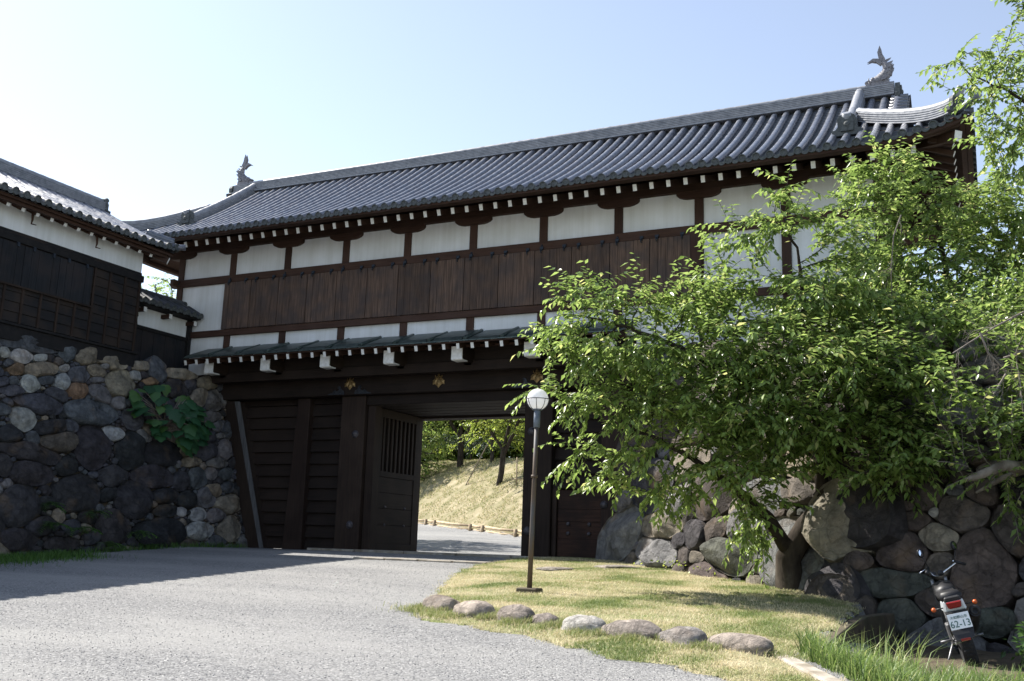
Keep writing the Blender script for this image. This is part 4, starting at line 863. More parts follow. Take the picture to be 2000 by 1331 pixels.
# gold crests and fittings on the lintel
def crest(x,z,s=1.0):
    m=MB(); y=.455
    def leaf(cx,cz,ang,L,W_):
        pts=[(0,0),(.25,.42),(.30,.55),(.48,.50),(.62,.62),(.72,.40),(1.0,0),(.72,-.40),(.62,-.62),(.48,-.5),(.30,-.55),(.25,-.42)]; P=[]
        for a,b in pts:
            u,v=a*L,b*W_; P.append((cx+u*math.cos(ang)-v*math.sin(ang),cz+u*math.sin(ang)+v*math.cos(ang)))
        n=len(P); c=(cx+.5*L*math.cos(ang),cz+.5*L*math.sin(ang)); A=[(p[0],y,p[1]) for p in P]; B=[(p[0],y-.012,p[1]) for p in P]
        k=len(A); m.add(A+B+[(c[0],y-.035,c[1])],[(i,(i+1)%n,(i+1)%n+n,i+n) for i in range(n)]+[(n+i,n+(i+1)%n,2*n) for i in range(n)])
    leaf(x,z+.03,-math.pi/2,.21*s,.13*s); leaf(x-.03,z+.04,-math.pi*.74,.19*s,.11*s); leaf(x+.03,z+.04,-math.pi*.26,.19*s,.11*s)
    for dx,h,nb in ((-.075,.10,5),(0,.15,7),(.075,.10,5)):
        m.tube([(x+dx*.3,y-.015,z),(x+dx*1.2*s,y-.02,z+h*s)],.006,5)
        for k in range(nb):
            t=(k//2+1)/(nb//2+1); m.dome((x+dx*(.3+.9*t)*s+(.022 if k%2 else -.022)*(k<nb-1),y-.01,z+h*t*s+.01),.014*s,.015)
    return m.build('crest','gold',lint)
crest(6.17,4.45,1.05); crest(8.92,4.42,1.1); crest(11.70,4.42,1.05)
def fitting(x,sg):
    m=MB(); y=.45
    P=[(0,0),(.02,.1),(.09,.13),(.13,.22),(.20,.24),(.22,.17),(.17,.15),(.24,.09),(.33,.13),(.40,.06),(.50,.03),(.56,0)]
    A=[(x+sg*a,y,4.14+b) for a,b in P];B=[(a,y-.014,c) for a,_,c in A]; n=len(P)
    m.add(A+B,[tuple(range(n,2*n))]+[(i,(i+1)%n,(i+1)%n+n,i+n) for i in range(n)])
    for a,b in ((.1,.08),(.2,.19),(.33,.09)): m.lathe((x+sg*a,y-.02,4.14+b),[(.03,0),(.03,-.01),(.018,-.016)],10,'y')
    m.build('lintel_fitting','iron',lint)
for cx in (6.17,11.70): fitting(cx+.16,1); fitting(cx-.16,-1)
# threshold
mb=MB(); 
for k in range(5): mb.box(5.2+k*1.5,5.2+k*1.5+1.47,.35+.02*(k%2),1.15,-.05,.055+.006*(k%2))
th=mb.build('threshold','concrete',gate,bevel=.012)
# ================================================================ the corner tower on the left
tower=thing('corner_tower',(0,-8,4.6),'black boarded corner tower with a white plaster band, on top of the left stone wall','castle tower')
TX=1.6; TY1=-2.88; TY0=-14.5; 
w=MB().box(-2.0,TX,TY0,TY1,6.9,7.95).build('plaster_band','plaster',tower)
bb=MB(); z=4.95; k=0
while z<6.88:
    h=.235; bb.hexa([(-1.95,TY0,z),(TX+.035,TY0,z),(TX+.035,TY1+.03,z),(-1.95,TY1+.03,z),(-1.95,TY0,z+h-.006),(TX+.012,TY0,z+h-.006),(TX+.012,TY1+.012,z+h-.006),(-1.95,TY1+.012,z+h-.006)]); z+=h; k+=1
bb.build('black_wall_boards','blackboard_y',tower)
MB().box(-1.9,TX-.02,TY0,TY1-.02,4.5,6.95).build('inner_wall','black',tower)
MB().box(TX-.1,TX+.07,TY0,TY1+.06,6.80,6.97).build('head_beam','black',tower,bevel=.01)
s_=MB(); s_.box(-1.9,TX+.11,TY0,TY1+.1,4.86,4.92); s_.box(-1.9,TX+.06,TY0,TY1+.05,4.52,4.858); s_.build('sill_boards','black',tower,bevel=.008)
bat=MB().box(0,.035,-.03,.03,4.92,6.80).mesh('batten',['gatewood_z']); bats=MB().box(0,.035,-.028,.028,4.92,5.80).mesh('batten',['gatewood_z'])
for k in range(24):
    y=-2.93-.49*k
    if y>TY0: link('batten',bat if k<4 else bats,tower,(TX+.03,y,0))
sh=MB()
for k in range(5): sh.box(.02,.055+.004*(k%3),-.98+.196*k,-.98+.196*k+.19,5.80,6.76)
shm2=sh.mesh('shutter',['blackboard_z']); hk2=MB().box(.04,.09,-.03,.03,6.70,6.80).mesh('hinge',['hookiron'])
for k in range(10):
    s=link('shutter',shm2,tower,(TX+.02,-4.5-.99*k,0))
    for dy in (-.2,-.75): link('hinge',hk2,s,(TX+.02,-4.5-.99*k+dy,0))
MB().box(TX+.02,TX+.10,TY0,-4.45,5.755,5.80).build('shutter_sill','gatewood_y',tower)
for y,zz in ((-4.6,7.42),(-6.5,7.45),(-8.4,7.45)):
    m=MB(); m.tube([(TX-.02,y,zz+.22),(TX+.12,y,zz+.20),(TX+.20,y,zz+.08),(TX+.19,y+.02,zz-.06),(TX+.13,y+.05,zz-.14),(TX+.24,y+.1,zz-.17)],[.03,.035,.03,.025,.02,.01],8); m.build('iron_hook','rawwood' if 0 else 'wood_z',tower)
# its roof
TE=2.27; TEY=-2.27; TRX=-.2; ZT=7.72; TSM=TE-TRX
def upt(c): return .13*math.exp(-max(c,0)/.5)
def zt(y,s): return ZT+.46*s+.02*s*s+upt(TEY-y)*math.exp(-s/.8)
TV=-2.82
c_,p_,e_=MB(),MB(),MB(); pw=.293
rt=[TEY-.12-pw*i for i in range(40)]
def sot(a):
    return (0,TSM) if a<TV else (0,max((TEY-a),0))
def sot2(a): return sot(a)
roof_front(rt,sot,lambda a,s,z:(TE-s,a,z),zt,.078,c_,p_,e_,pw)
roof_front(rt,sot,lambda a,s,z:(2*TRX-TE+s,a,z),zt,.078,c_,p_,e_,pw)
rx=[2*TRX-TE+.12+pw*i for i in range(17)]
def zte(x,s): return ZT+.46*s+.02*s*s+upt(min(TE-x,x-(2*TRX-TE)))*math.exp(-s/.8)
roof_front(rx,lambda a:(0,min(TE-a,a-(2*TRX-TE),.75)),lambda a,s,z:(a,TEY-s,z),zte,.078,c_,p_,e_,pw)
troof=p_.build('roof','tilepan',tower,fix=False); o=c_.build('cover_tile_rows','tile',troof,fix=False); o['kind']='stuff'; o=e_.build('eave_tile_ends','tileend',troof,fix=False); o['kind']='stuff'
ub=MB()
for sx in (0,1):
    f=(lambda s:TE-s) if not sx else (lambda s:2*TRX-TE+s)
    ub.add([(f(.05),TY0,ZT-.07),(f(.05),TEY-.05,ZT-.07),(f(.6),TV,ZT+.24),(f(TSM),TV,zt(-8,TSM)-.07),(f(TSM),TY0,zt(-8,TSM)-.07)],[(0,1,2,3,4)])
ub.add([(TE-.05,TEY-.05,ZT-.07),(2*TRX-TE+.05,TEY-.05,ZT-.07),(2*TRX-TE+.6,TV,ZT+.24),(TE-.6,TV,ZT+.24)],[(0,1,2,3)])
ub.add([(TE-.6,TV-.02,ZT+.15),(2*TRX-TE+.6,TV-.02,ZT+.15),(TRX,TV-.02,zt(-8,TSM)-.05)],[(0,1,2)])
ub.build('roof_underboards','wood_y',troof,fix=False)
m=MB(); zz=zt(-8,TSM)-.03; pts=[(TRX,y,zz) for y in np.linspace(-14.5,TV-.02,30)]; m.sweep(pts,stack_profile(.30,.30,6)); cap_tube(m,pts,.075,.33); m.build('main_ridge','ridge',troof)
m=MB(); oni(m,(TRX,TV-.04,zz-.06),(0,1),1.0); m.tube([(TRX,TV-.1,zz+.33),(TRX,TV+.04,zz+.36),(TRX,TV+.13,zz+.43)],.07,10); m.build('ridge_end_tile','tileend',troof)
for sg in (1,-1):
    x0=TE if sg>0 else 2*TRX-TE; m=MB(); pts=[(x0-sg*t,TEY-t,zt(TEY-t,t)+.06) for t in (.62,.4,.25,.12)]; m.sweep(pts,stack_profile(.16,.09,2)); cap_tube(m,pts,.08,.10)
    m.tube([(x0-sg*.2,TEY-.2,ZT+.19),(x0,TEY,ZT+.15),(x0+sg*.1,TEY+.1,ZT+.17)],[.075,.08,.082],12); m.build('corner_ridge','tile',troof)
m=MB()
m.box(TE-.17,TE-.10,TY0,TEY-.12,ZT-.13,ZT-.06); m.box(TE-.27,TE-.18,TY0,TEY-.2,ZT-.20,ZT-.12); m.box(-2.5,TE-.17,TEY-.17,TEY-.10,ZT-.13,ZT-.06); m.build('eave_fascia','wood_y',tower)
def rafter_x(x0,z0,x1,z1):
    m=MB(); m.beam((x0,0,z0),(x1,0,z1),.075,.10); d=Vector((x0-x1,0,z0-z1)).normalized(); m.beam(Vector((x0,0,z0)),Vector((x0,0,z0))+d*.012,.082,.106,mi=1); return m.mesh('rafter',['wood_x','whitepaint'])
rmx=rafter_x(1.97,7.50,1.2,7.86)
for k in range(28): link('rafter',rmx,tower,(0,-2.97-.392*k,0))
rmy=rafter_mesh('rafter',0,0,-.7,.32,.075,.10)
m=MB(); m.beam((0,-2.55,7.5),(0,-3.1,7.75),.075,.1)
rme=m.mesh('rafter',['wood_y'])
for k in range(8): link('rafter',rme,tower,(1.45-.4*k,0,0))
m=MB(); m.beam((2.08,-2.46,7.46),(1.3,-3.2,7.85),.13,.16); d=Vector((.78,.74,-.39)).normalized(); m.beam(Vector((2.08,-2.46,7.46)),Vector((2.08,-2.46,7.46))+d*.012,.14,.17,mi=1); m.build('hip_rafter',['wood_y','whitepaint'],tower)
# ================================================================ low linking wall with its own little roof
lw=thing('linking_wall',(.6,-1.4,4.6),'short white and black wall with a small mossy tiled roof between the tower and the gate','wall')
MB().box(.45,.70,-2.87,-.06,5.88,6.45).build('plaster_band','plaster',lw)
bb=MB(); 
for k in range(13): bb.box(.5,.715+.006*(k%2),-2.87+k*.217,-2.87+k*.217+.21,4.62,5.82)
bb.build('black_wall_boards','blackboard_z',lw)
MB().box(.48,.76,-2.87,-.05,5.80,5.90).build('rail','black',lw); MB().box(.5,.8,-.13,.0,4.62,6.42).build('end_post','black',lw)
c_,p_,e_=MB(),MB(),MB(); ZL=6.50
fz=lambda a,s:ZL+.55*s
rl=[-2.8+.27*i for i in range(11)]
for sg in (1,-1): roof_front(rl,lambda a:(0,.52),lambda a,s,z,sg=sg:(.6+sg*(.58-s),a,z),fz,.07,c_,p_,e_,.27)
lr=p_.build('roof','tilepan',lw,fix=False); o=c_.build('cover_tile_rows','tilepan',lr,fix=False); o['kind']='stuff'; o=e_.build('eave_tile_ends','tileend',lr,fix=False); o['kind']='stuff'
m=MB(); pts=[(.6,y,6.78) for y in np.linspace(-2.85,-.22,12)]; m.sweep(pts,stack_profile(.22,.10,2)); cap_tube(m,pts,.075,.12); m.build('main_ridge','tilepan',lr)
m=MB(); oni(m,(.6,-.24,6.72),(0,1),.6); m.build('ridge_end_tile','tileend',lr)
m=MB(); m.box(.1,1.13,-2.86,-.03,6.42,6.455); m.hexa([(.08,-2.86,6.43),(1.12,-2.86,6.43),(1.12,-.03,6.43),(.08,-.03,6.43),(.55,-2.86,6.76),(.65,-2.86,6.76),(.65,-.03,6.76),(.55,-.03,6.76)]); m.build('roof_timber','black',lw)
cr=MB(); cr.box(.68,1.02,-.06,.04,6.25,6.36); cr.box(1.02,1.03,-.065,.045,6.24,6.37,1); crm=cr.mesh('bracket_arm',['wood_x','whitepaint'])
for y in (-2.05,-1.1,-.12): link('bracket_arm',crm,lw,(0,y,0))
# ================================================================ lamp post
lx,ly=15.68,-8.45; lz=lawn_h(lx,ly)
lamp=thing('street_lamp',(lx,ly,lz),'slim rusty lamp post with a white globe in a half cage, standing on the lawn','street lamp')
MB().box(-.16,.16,-.12,.12,-.05,.06).build('base','darkconcrete',lamp,local=True,bevel=.015)
tl=.018
m=MB(); m.tube([(0,0,.05),(tl*.8,0,.85),(tl*1.5,0,1.5),(tl*2.4,0,2.36)],[.037,.035,.033,.031],16); m.lathe((tl*1.6,0,1.62),[(.041,-.01),(.048,-.01),(.048,.03),(.041,.03)],16); m.build('pole','rustpole',lamp,local=True)
m=MB(); m.tube([(tl*2.35,0,2.34),(tl*2.6,0,2.60)],.047,16); m.lathe((tl*2.6,0,2.60),[(.047,-.01),(.075,.0),(.075,.012),(.02,.014)],16); m.build('collar','poleblue',lamp,local=True)
gz_=2.755; gx_=tl*2.7
prof=[(max(.158*math.sin(t),.001),.158*math.cos(t)) for t in np.linspace(0,math.pi,20)][::-1]
MB().lathe((gx_,0,gz_),prof,32).build('globe','globe',lamp,local=True)
m=MB(); m.tube([(gx_+.178*math.cos(a),.178*math.sin(a),gz_-.0) for a in np.linspace(0,2*math.pi,33)],.006,6,cap=False)
for k in range(8):
    a=k*math.pi/4+.3; m.tube([(gx_+.172*math.cos(a)*math.cos(t),.172*math.sin(a)*math.cos(t),gz_-.172*math.sin(t)) for t in np.linspace(0,1.35,9)],.0045,5)
m.build('cage','iron',lamp,local=True)
# ================================================================ kerb stones along the lawn
def boulder(name,c,rx,ry,rz,rot,col,seed,label,cat,group=None,mat='stone',flatb=True):
    bm=bmesh.new(); bmesh.ops.create_icosphere(bm,subdivisions=4,radius=1)
    for v in bm.verts:
        p=v.co; e=(abs(p.x)**3+abs(p.y)**3+abs(p.z)**2.6)**(-1/3); q=p*e
        d=1+.16*noise.noise(p*1.1+Vector((seed,0,0)))+.07*noise.noise(p*2.7+Vector((0,seed,0)))+.02*noise.noise(p*7+Vector((0,0,seed)))
        v.co=Vector((q.x*rx*d,q.y*ry*d,max(q.z,-.7)*rz*d))
    me=bpy.data.meshes.new(name); bm.to_mesh(me); bm.free(); me.materials.append(M[mat])
    a=me.attributes.new('col','FLOAT_COLOR','POINT'); a.data.foreach_set('color',np.tile(np.array([*col,1],np.float32),len(me.vertices)))
    me.polygons.foreach_set('use_smooth',[True]*len(me.polygons)); o=link(name,me,None,c); o.rotation_euler=(0,0,rot); return tag(o,label,cat,group)
KS=[(15.42,-10.30,.23,.16,.15,(.31,.265,.23),'grey brown kerb stone at the far left end of the row'),
(16.08,-10.70,.25,.16,.16,(.33,.28,.24),'smooth rounded kerb stone, second from the left end'),
(16.72,-10.92,.22,.15,.155,(.27,.23,.20),'squat brown kerb stone below the lamp post, third from the left'),
(17.12,-11.02,.15,.11,.11,(.30,.255,.225),'smallest kerb stone in the row edging the lawn'),
(17.68,-11.32,.25,.15,.15,(.44,.42,.39),'palest almost white kerb stone in the middle of the row'),
(18.26,-11.50,.29,.15,.15,(.29,.25,.22),'long brown kerb stone right of the pale one'),
(18.84,-11.68,.24,.14,.15,(.28,.26,.25),'angular grey kerb stone, second from the right end'),
(19.42,-11.82,.28,.15,.14,(.33,.28,.24),'flat broad kerb stone at the right end, next to the concrete edging')]
KS=[(a_[0]+.08,a_[1]-.34,*a_[2:]) for a_ in KS]
for i,(x,y,rx,ry,rz,c,lb) in enumerate(KS): boulder('kerb_stone',(x,y,lawn_h(x,y)-.02),rx*1.16,ry*1.1,rz*1.1,-.42+.1*math.sin(i*3),c,i*3.7,lb,'kerb stone','kerb stones along the lawn edge')
for x,y,rx,ry,lb in ((15.25,-3.55,.42,.28,'flat paving stone in the grass in front of the largest grey boulder'),(14.45,-4.6,.35,.22,'flat paving stone sunk in the middle of the lawn, left of the other flat stone')):
    boulder('paving_stone',(x,y,lawn_h(x,y)-.0),rx,ry,.05,.9,(.27,.24,.21),x,lb,'paving stone','flat stones sunk in the lawn')
# flagstone strip in front of the gate
m=MB()
for k in range(4): m.box(9.3+k*.78,9.3+k*.78+.76,-3.5+.05*k,-3.02+.05*k,-.14,-.045+.004*(k%2))
tag(m.build('flagstone_strip','concrete',bevel=.01),'pale flagstone strip laid flush in the gravel before the gate opening','paving')
# concrete edging and small retaining wall by the sunk grass patch
pts=[(19.72,-11.98,-.60),(20.0,-12.4,-.62),(20.35,-13.05,-.655),(20.8,-13.9,-.70),(21.4,-15.0,-.76)]
m=MB(); m.sweep(pts,[(-.09,-.25),(.09,-.25),(.085,.05),(.06,.065),(-.06,.065),(-.085,.05)]); tag(m.build('concrete_edging','concrete'),'pale curved concrete edging strip beside the tall grass','edging')
m=MB(); m.sweep([(19.93,-11.98,-.64),(20.0,-11.6,-.60),(20.04,-10.6,-.545),(20.07,-9.4,-.47),(20.15,-8.3,-.42),(20.4,-7.6,-.40)],[(-.07,-.45),(.07,-.45),(.07,.03),(-.07,.03)])
tag(m.build('retaining_wall','darkconcrete',bevel=.01),'low dark stained wall holding up the right edge of the lawn','retaining wall')
# ================================================================ motorcycle
def build_bike():
    rx,ry,rz=21.40,-9.62,-.79
    b=thing('motorcycle',(rx,ry,rz),'black and white motorcycle with number plate 62-13 leaning on its stand beside the boulder wall','motorcycle')
    head=math.atan2(-.33,.94) ; b.rotation_euler=(0,R(-9),0)  # lean to the left
    b.rotation_mode='ZYX' if False else 'XYZ'
    b.rotation_euler=(Matrix.Rotation(R(6),3,'Z')@Matrix.Rotation(R(-15),3,'Y')).to_euler()
    b.scale=(.93,.93,.93)
    # local: +Y forward, origin on the ground under the rear wheel
    B=lambda m,n,mt,p=b,bev=0: m.build(n,mt,p,local=True,bevel=bev)
    def wheel(y,rad,w,par):
        m=MB(); prof=[(rad-.075,-.035),(rad-.05,-w/2),(rad-.015,-w/2),(rad,-w/4),(rad+.004,0),(rad,w/4),(rad-.015,w/2),(rad-.05,w/2),(rad-.075,.035),(rad-.075,-.035)]
        m.lathe((0,y,rad),prof,36,'x')
        for k in range(40):
            a=2*math.pi*k/40
            for sx in (-.03,.0,.03):
                c=Vector((sx+(.01 if k%2 else -.01),y+math.cos(a)*(rad+.004),rad+math.sin(a)*(rad+.004))); d=Vector((0,math.cos(a),math.sin(a))); m.beam(c-d*.004,c+d*.009,.022,.03,up=(1,0,0))
        t=B(m,'tyre','tyre',par)
        m=MB(); m.lathe((0,y,rad),[(rad-.07,-.028),(rad-.085,-.02),(rad-.085,.02),(rad-.07,.028)],36,'x'); 
        for k in range(18):
            a=2*math.pi*k/18; s=.03*(-1)**k; m.tube([(s,y+.04*math.cos(a+.3),rad+.04*math.sin(a+.3)),(0,y+(rad-.08)*math.cos(a),rad+(rad-.08)*math.sin(a))],.0025,4)
        m.lathe((0,y,rad),[(.001,-.05),(.045,-.05),(.05,-.02),(.05,.02),(.045,.05),(.001,.05)],16,'x'); B(m,'rim','engine',par)
    wr=MB(); wr.tube([(-.10,0,.325),(.10,0,.325)],.012,8); ax=B(wr,'rear_wheel','engine'); wheel(0,.325,.145,ax)
    wr=MB(); wr.tube([(-.09,1.36,.34),(.09,1.36,.34)],.012,8); ax=B(wr,'front_wheel','engine'); wheel(1.36,.33,.10,ax)
    m=MB()
    for sx in (-.075,.075): m.tube([(sx,1.36,.34),(sx*1.05,1.25,.72),(sx*1.1,1.13,1.0)],[.026,.026,.02],10)
    m.box(-.10,.10,1.12,1.20,.86,.90); B(m,'front_fork','engine')
    m=MB(); prof=[]; 
    for a in np.linspace(.5,2.5,12):
        for x,dr in ((-.055,-.025),(-.03,.0),(.03,0),(.055,-.025)): prof.append((x,1.36+math.cos(a)*(.40+dr),.34+math.sin(a)*(.40+dr)))
    m.add(prof,[(i*4+k,i*4+k+1,i*4+k+5,i*4+k+4) for i in range(11) for k in range(3)],0,True); B(m,'front_mudguard','bikewhite')
    m=MB(); # frame tubes
    m.tube([(0,1.1,.92),(0,.75,.80),(0,.3,.72),(0,-.22,.76)],.02,8); m.tube([(0,1.08,.85),(0,.9,.4),(0,.55,.28),(0,.25,.35),(0,.2,.7)],.02,8)
    for sx in (-.1,.1): m.tube([(sx,.25,.38),(sx,0,.33)],.018,8); m.tube([(sx*.9,.12,.38),(sx*.8,-.02,.70)],.02,8)
    B(m,'frame','blackplastic')
    m=MB(); m.box(-.12,.12,.35,.68,.26,.50); m.lathe((0,.62,.5),[(.08,0),(.10,.03),(.08,.05),(.10,.07),(.08,.09),(.10,.11),(.08,.13),(.10,.15),(.09,.2),(.001,.2)],12); m.lathe((.12,.45,.38),[(.10,0),(.10,.05),(.05,.06)],16,'x'); B(m,'engine','engine',bev=.015)
    m=MB(); m.sweep([(0,.5,.80),(0,.62,.85),(0,.85,.89),(0,1.02,.88)],[(-.11,-.06),(.11,-.06),(.13,.0),(.10,.07),(0,.1),(-.10,.07),(-.13,0)],smooth=True); B(m,'fuel_tank','blackplastic')
    m=MB(); m.sweep([(0,-.26,.83),(0,-.1,.84),(0,.25,.82),(0,.55,.84)],[(-.11,-.05),(.11,-.05),(.12,.01),(.09,.045),(-.09,.045),(-.12,.01)],smooth=True); B(m,'seat','blackplastic')
    m=MB(); # tail fairing, white
    m.hexa([(-.125,-.30,.66),(.125,-.30,.66),(.14,-.05,.68),(-.14,-.05,.68),(-.10,-.33,.80),(.10,-.33,.80),(.12,-.02,.80),(-.12,-.02,.80)]); tf=B(m,'tail_fairing','bikewhite',bev=.02)
    m=MB(); m.hexa([(-.07,-.355,.70),(.07,-.355,.70),(.07,-.30,.70),(-.07,-.30,.70),(-.085,-.37,.775),(.085,-.37,.775),(.085,-.31,.775),(-.085,-.31,.775)]); B(m,'tail_lamp','red',bev=.012)
    m=MB(); m.hexa([(-.10,-.335,.775),(.10,-.335,.775),(.1,-.1,.79),(-.1,-.1,.79),(-.08,-.34,.83),(.08,-.34,.83),(.08,-.1,.84),(-.08,-.1,.84)]); B(m,'tail_cowl','blackplastic',bev=.012)
    m=MB(); m.hexa([(-.115,-.385,.475),(.115,-.385,.475),(.115,-.378,.475),(-.115,-.378,.475),(-.115,-.355,.645),(.115,-.355,.645),(.115,-.348,.645),(-.115,-.348,.645)]); pl=B(m,'number_plate','plate')
    def txt(s,size,x,z,parent):
        cu=bpy.data.curves.new('plate_text','FONT'); cu.body=s; cu.size=size; cu.align_x='CENTER'; cu.extrude=.0008; o=bpy.data.objects.new('tmp',cu); COL.objects.link(o)
        me=bpy.data.meshes.new_from_object(o.evaluated_get(bpy.context.evaluated_depsgraph_get())); bpy.data.objects.remove(o); me.materials.clear(); me.materials.append(M['platetext'])
        q=link('plate_text',me,parent,(0,0,0),True); yy=-.385+(z-.475)*.176; q.location=(x,yy-.0045,z); q.rotation_euler=(R(90-10),0,0); return q
    q=txt('62-13',.10,0,.497,pl); q.scale=(.95,1.05,1); 
    q=txt('大和郡山市',.037,0,.590,pl)
    m=MB(); m.hexa([(-.10,-.41,.36),(.10,-.41,.36),(.10,-.40,.36),(-.10,-.40,.36),(-.12,-.37,.47),(.12,-.37,.47),(.12,-.36,.47),(-.12,-.36,.47)]); m.hexa([(-.10,-.34,.50),(.10,-.34,.50),(.10,-.1,.68),(-.10,-.1,.68),(-.11,-.34,.66),(.11,-.34,.66),(.11,-.1,.7),(-.11,-.1,.7)]); B(m,'rear_mudguard','blackplastic',bev=.008)
    MBx=MB().box(-.05,.05,-.425,-.412,.345,.372); B(MBx,'reflector','red')
    for sx in (-1,1):
        m=MB(); m.tube([(sx*.10,-.25,.72),(sx*.20,-.27,.72)],.008,6); s=B(m,'indicator_stalk','blackplastic'); mm=MB(); mm.dome((sx*.225,-.27,.72),.027,.03,(0,-1,0)); mm.dome((sx*.225,-.27,.72),.027,.02,(0,1,0)); B(mm,'indicator','orange',s)
    m=MB(); m.tube([(-.38,.95,1.10),(-.30,.98,1.15),(-.10,1.08,1.06),(0,1.10,1.03),(.10,1.08,1.06),(.30,.98,1.15),(.38,.95,1.10)],.012,8); hb=B(m,'handlebar','chrome')
    for sx in (-1,1):
        m=MB(); m.tube([(sx*.27,.985,1.155),(sx*.39,.945,1.095)],.019,10); B(m,'grip','blackplastic',hb); m=MB(); m.tube([(sx*.24,.99,1.17),(sx*.40,1.03,1.12)],.006,6); B(m,'lever','chrome',hb)
        m=MB(); m.tube([(sx*.25,.99,1.15),(sx*.29,.98,1.22),(sx*.33,.97,1.30)],.006,6); st=B(m,'mirror_stem','blackplastic',hb); m=MB(); m.lathe((sx*.33,.975,1.35),[(.001,.02),(.05,.018),(.060,0),(.054,-.006)],20,'y'); B(m,'mirror','blackplastic',hb); m=MB(); m.lathe((sx*.33,.967,1.35),[(.043,0),(.001,-.002)],20,'y'); B(m,'mirror_glass','mirror',hb)
    an=.85; pv=Vector((0,1.1,0)); hb.rotation_euler=(0,0,an); hb.location=pv-Matrix.Rotation(an,3,'Z')@pv+Vector((0,0,.0))
    m=MB(); m.lathe((0,1.20,.88),[(.001,.10),(.07,.08),(.09,.03),(.09,0),(.06,-.06),(.001,-.08)],20,'y'); B(m,'headlamp','chrome')
    m=MB(); 
    for sx in (-.045,.045): m.lathe((sx,1.10,1.06),[(.001,.04),(.035,.04),(.038,0),(.001,-.005)],14,'y')
    B(m,'instrument_dials','blackplastic')
    m=MB(); m.tube([(.10,.62,.42),(.15,.45,.34),(.17,.2,.42),(.19,-.05,.55),(.20,-.22,.62)],[.02,.022,.04,.06,.062],14); m.lathe((.20,-.235,.625),[(.062,.02),(.05,-.005),(.025,-.005),(.022,.03)],14,'y'); B(m,'muffler','blackplastic')
    m=MB(); m.tube([(-.10,.45,.28),(-.20,.40,.12),(-.27,.37,.03)],.012,8); m.box(-.31,-.23,.34,.40,.02,.032); B(m,'side_stand','engine')
    for sx in (-1,1): B(MB().tube([(sx*.12,.3,.32),(sx*.24,.28,.32)],.014,8),'footrest','engine')

    m=MB(); m.sweep([(-.085,.40,.36),(-.085,.2,.39),(-.085,0,.37),(-.085,-.04,.33),(-.085,0,.29),(-.085,.2,.27),(-.085,.40,.30)],[(-.008,-.006),(.008,-.006),(.008,.006),(-.008,.006)]); B(m,'chain','engine')
build_bike()
# ================================================================ trees
def resample(P,step):
    P=[np.array(p,float) for p in P]; out=[P[0]]
    for a,b in zip(P[:-1],P[1:]):
        n=max(1,int(round(np.linalg.norm(b-a)/step)))
        for k in range(1,n+1): out.append(a+(b-a)*k/n)
    return out
def grow(lines,blobs,density,step=.14,di=1.6,dk=.30,iters=120,seed=1,trop=.05,obst=None):
    rg=np.random.default_rng(seed); pos=[];par=[]
    for li,L in enumerate(lines):
        Q=resample(L,step)
        if li==0: p=-1
        else:
            D=np.linalg.norm(np.array(pos)-Q[0],axis=1); p=int(np.argmin(D)); 
        for q in Q:
            w=q+rg.normal(0,.012,3); pos.append(w); par.append(p); p=len(pos)-1
    att=[]
    for (x,y,z,a,b,c,w) in blobs:
        n=int(4.19*a*b*c*density*w)+6; u=rg.normal(size=(n,3)); u/=np.linalg.norm(u,axis=1)[:,None]; u*=rg.random((n,1))**(1/2.4)
        att.append(u*np.array([a,b,c])+np.array([x,y,z]))
    att=np.vstack(att)
    if obst is not None: att=att[~obst(att)]
    P0=np.array(pos); D=np.linalg.norm(att[:,None]-P0[None],axis=2); near=D.argmin(1); nd=D.min(1); alive=np.ones(len(att),bool)
    nch={}
    for it in range(iters):
        lim=di if it>25 else 9
        act=alive&(nd<lim)
        if not act.any(): break
        PA=np.array(pos); new=[]; d=att[act]-PA[near[act]]; d/=np.linalg.norm(d,axis=1)[:,None]+1e-9
        acc={}
        for i,v in zip(near[act],d):
            if i in acc: acc[i]=acc[i]+v
            else: acc[i]=v.copy()
        k0=len(pos)
        for i,v in acc.items():
            if nch.get(i,0)>=3: alive&=~((near==i)&(nd<step*2.2)); continue
            nch[i]=nch.get(i,0)+1
            v=v/(np.linalg.norm(v)+1e-9)+rg.normal(0,.16,3); v[2]+=trop
            if par[i]>=0:
                pv=pos[i]-pos[par[i]]; v=v+.45*pv/(np.linalg.norm(pv)+1e-9)
            v/=np.linalg.norm(v)+1e-9; pos.append(pos[i]+v*step); par.append(int(i))
        if len(pos)==k0: break
        Nn=np.array(pos[k0:]); ia=np.where(alive)[0]; D=np.linalg.norm(att[ia][:,None]-Nn[None],axis=2); m=D.min(1); am=D.argmin(1); b=m<nd[ia]
        nd[ia[b]]=m[b]; near[ia[b]]=am[b]+k0; alive&=nd>dk
        if len(pos)>16000: break
    return np.array(pos),np.array(par)
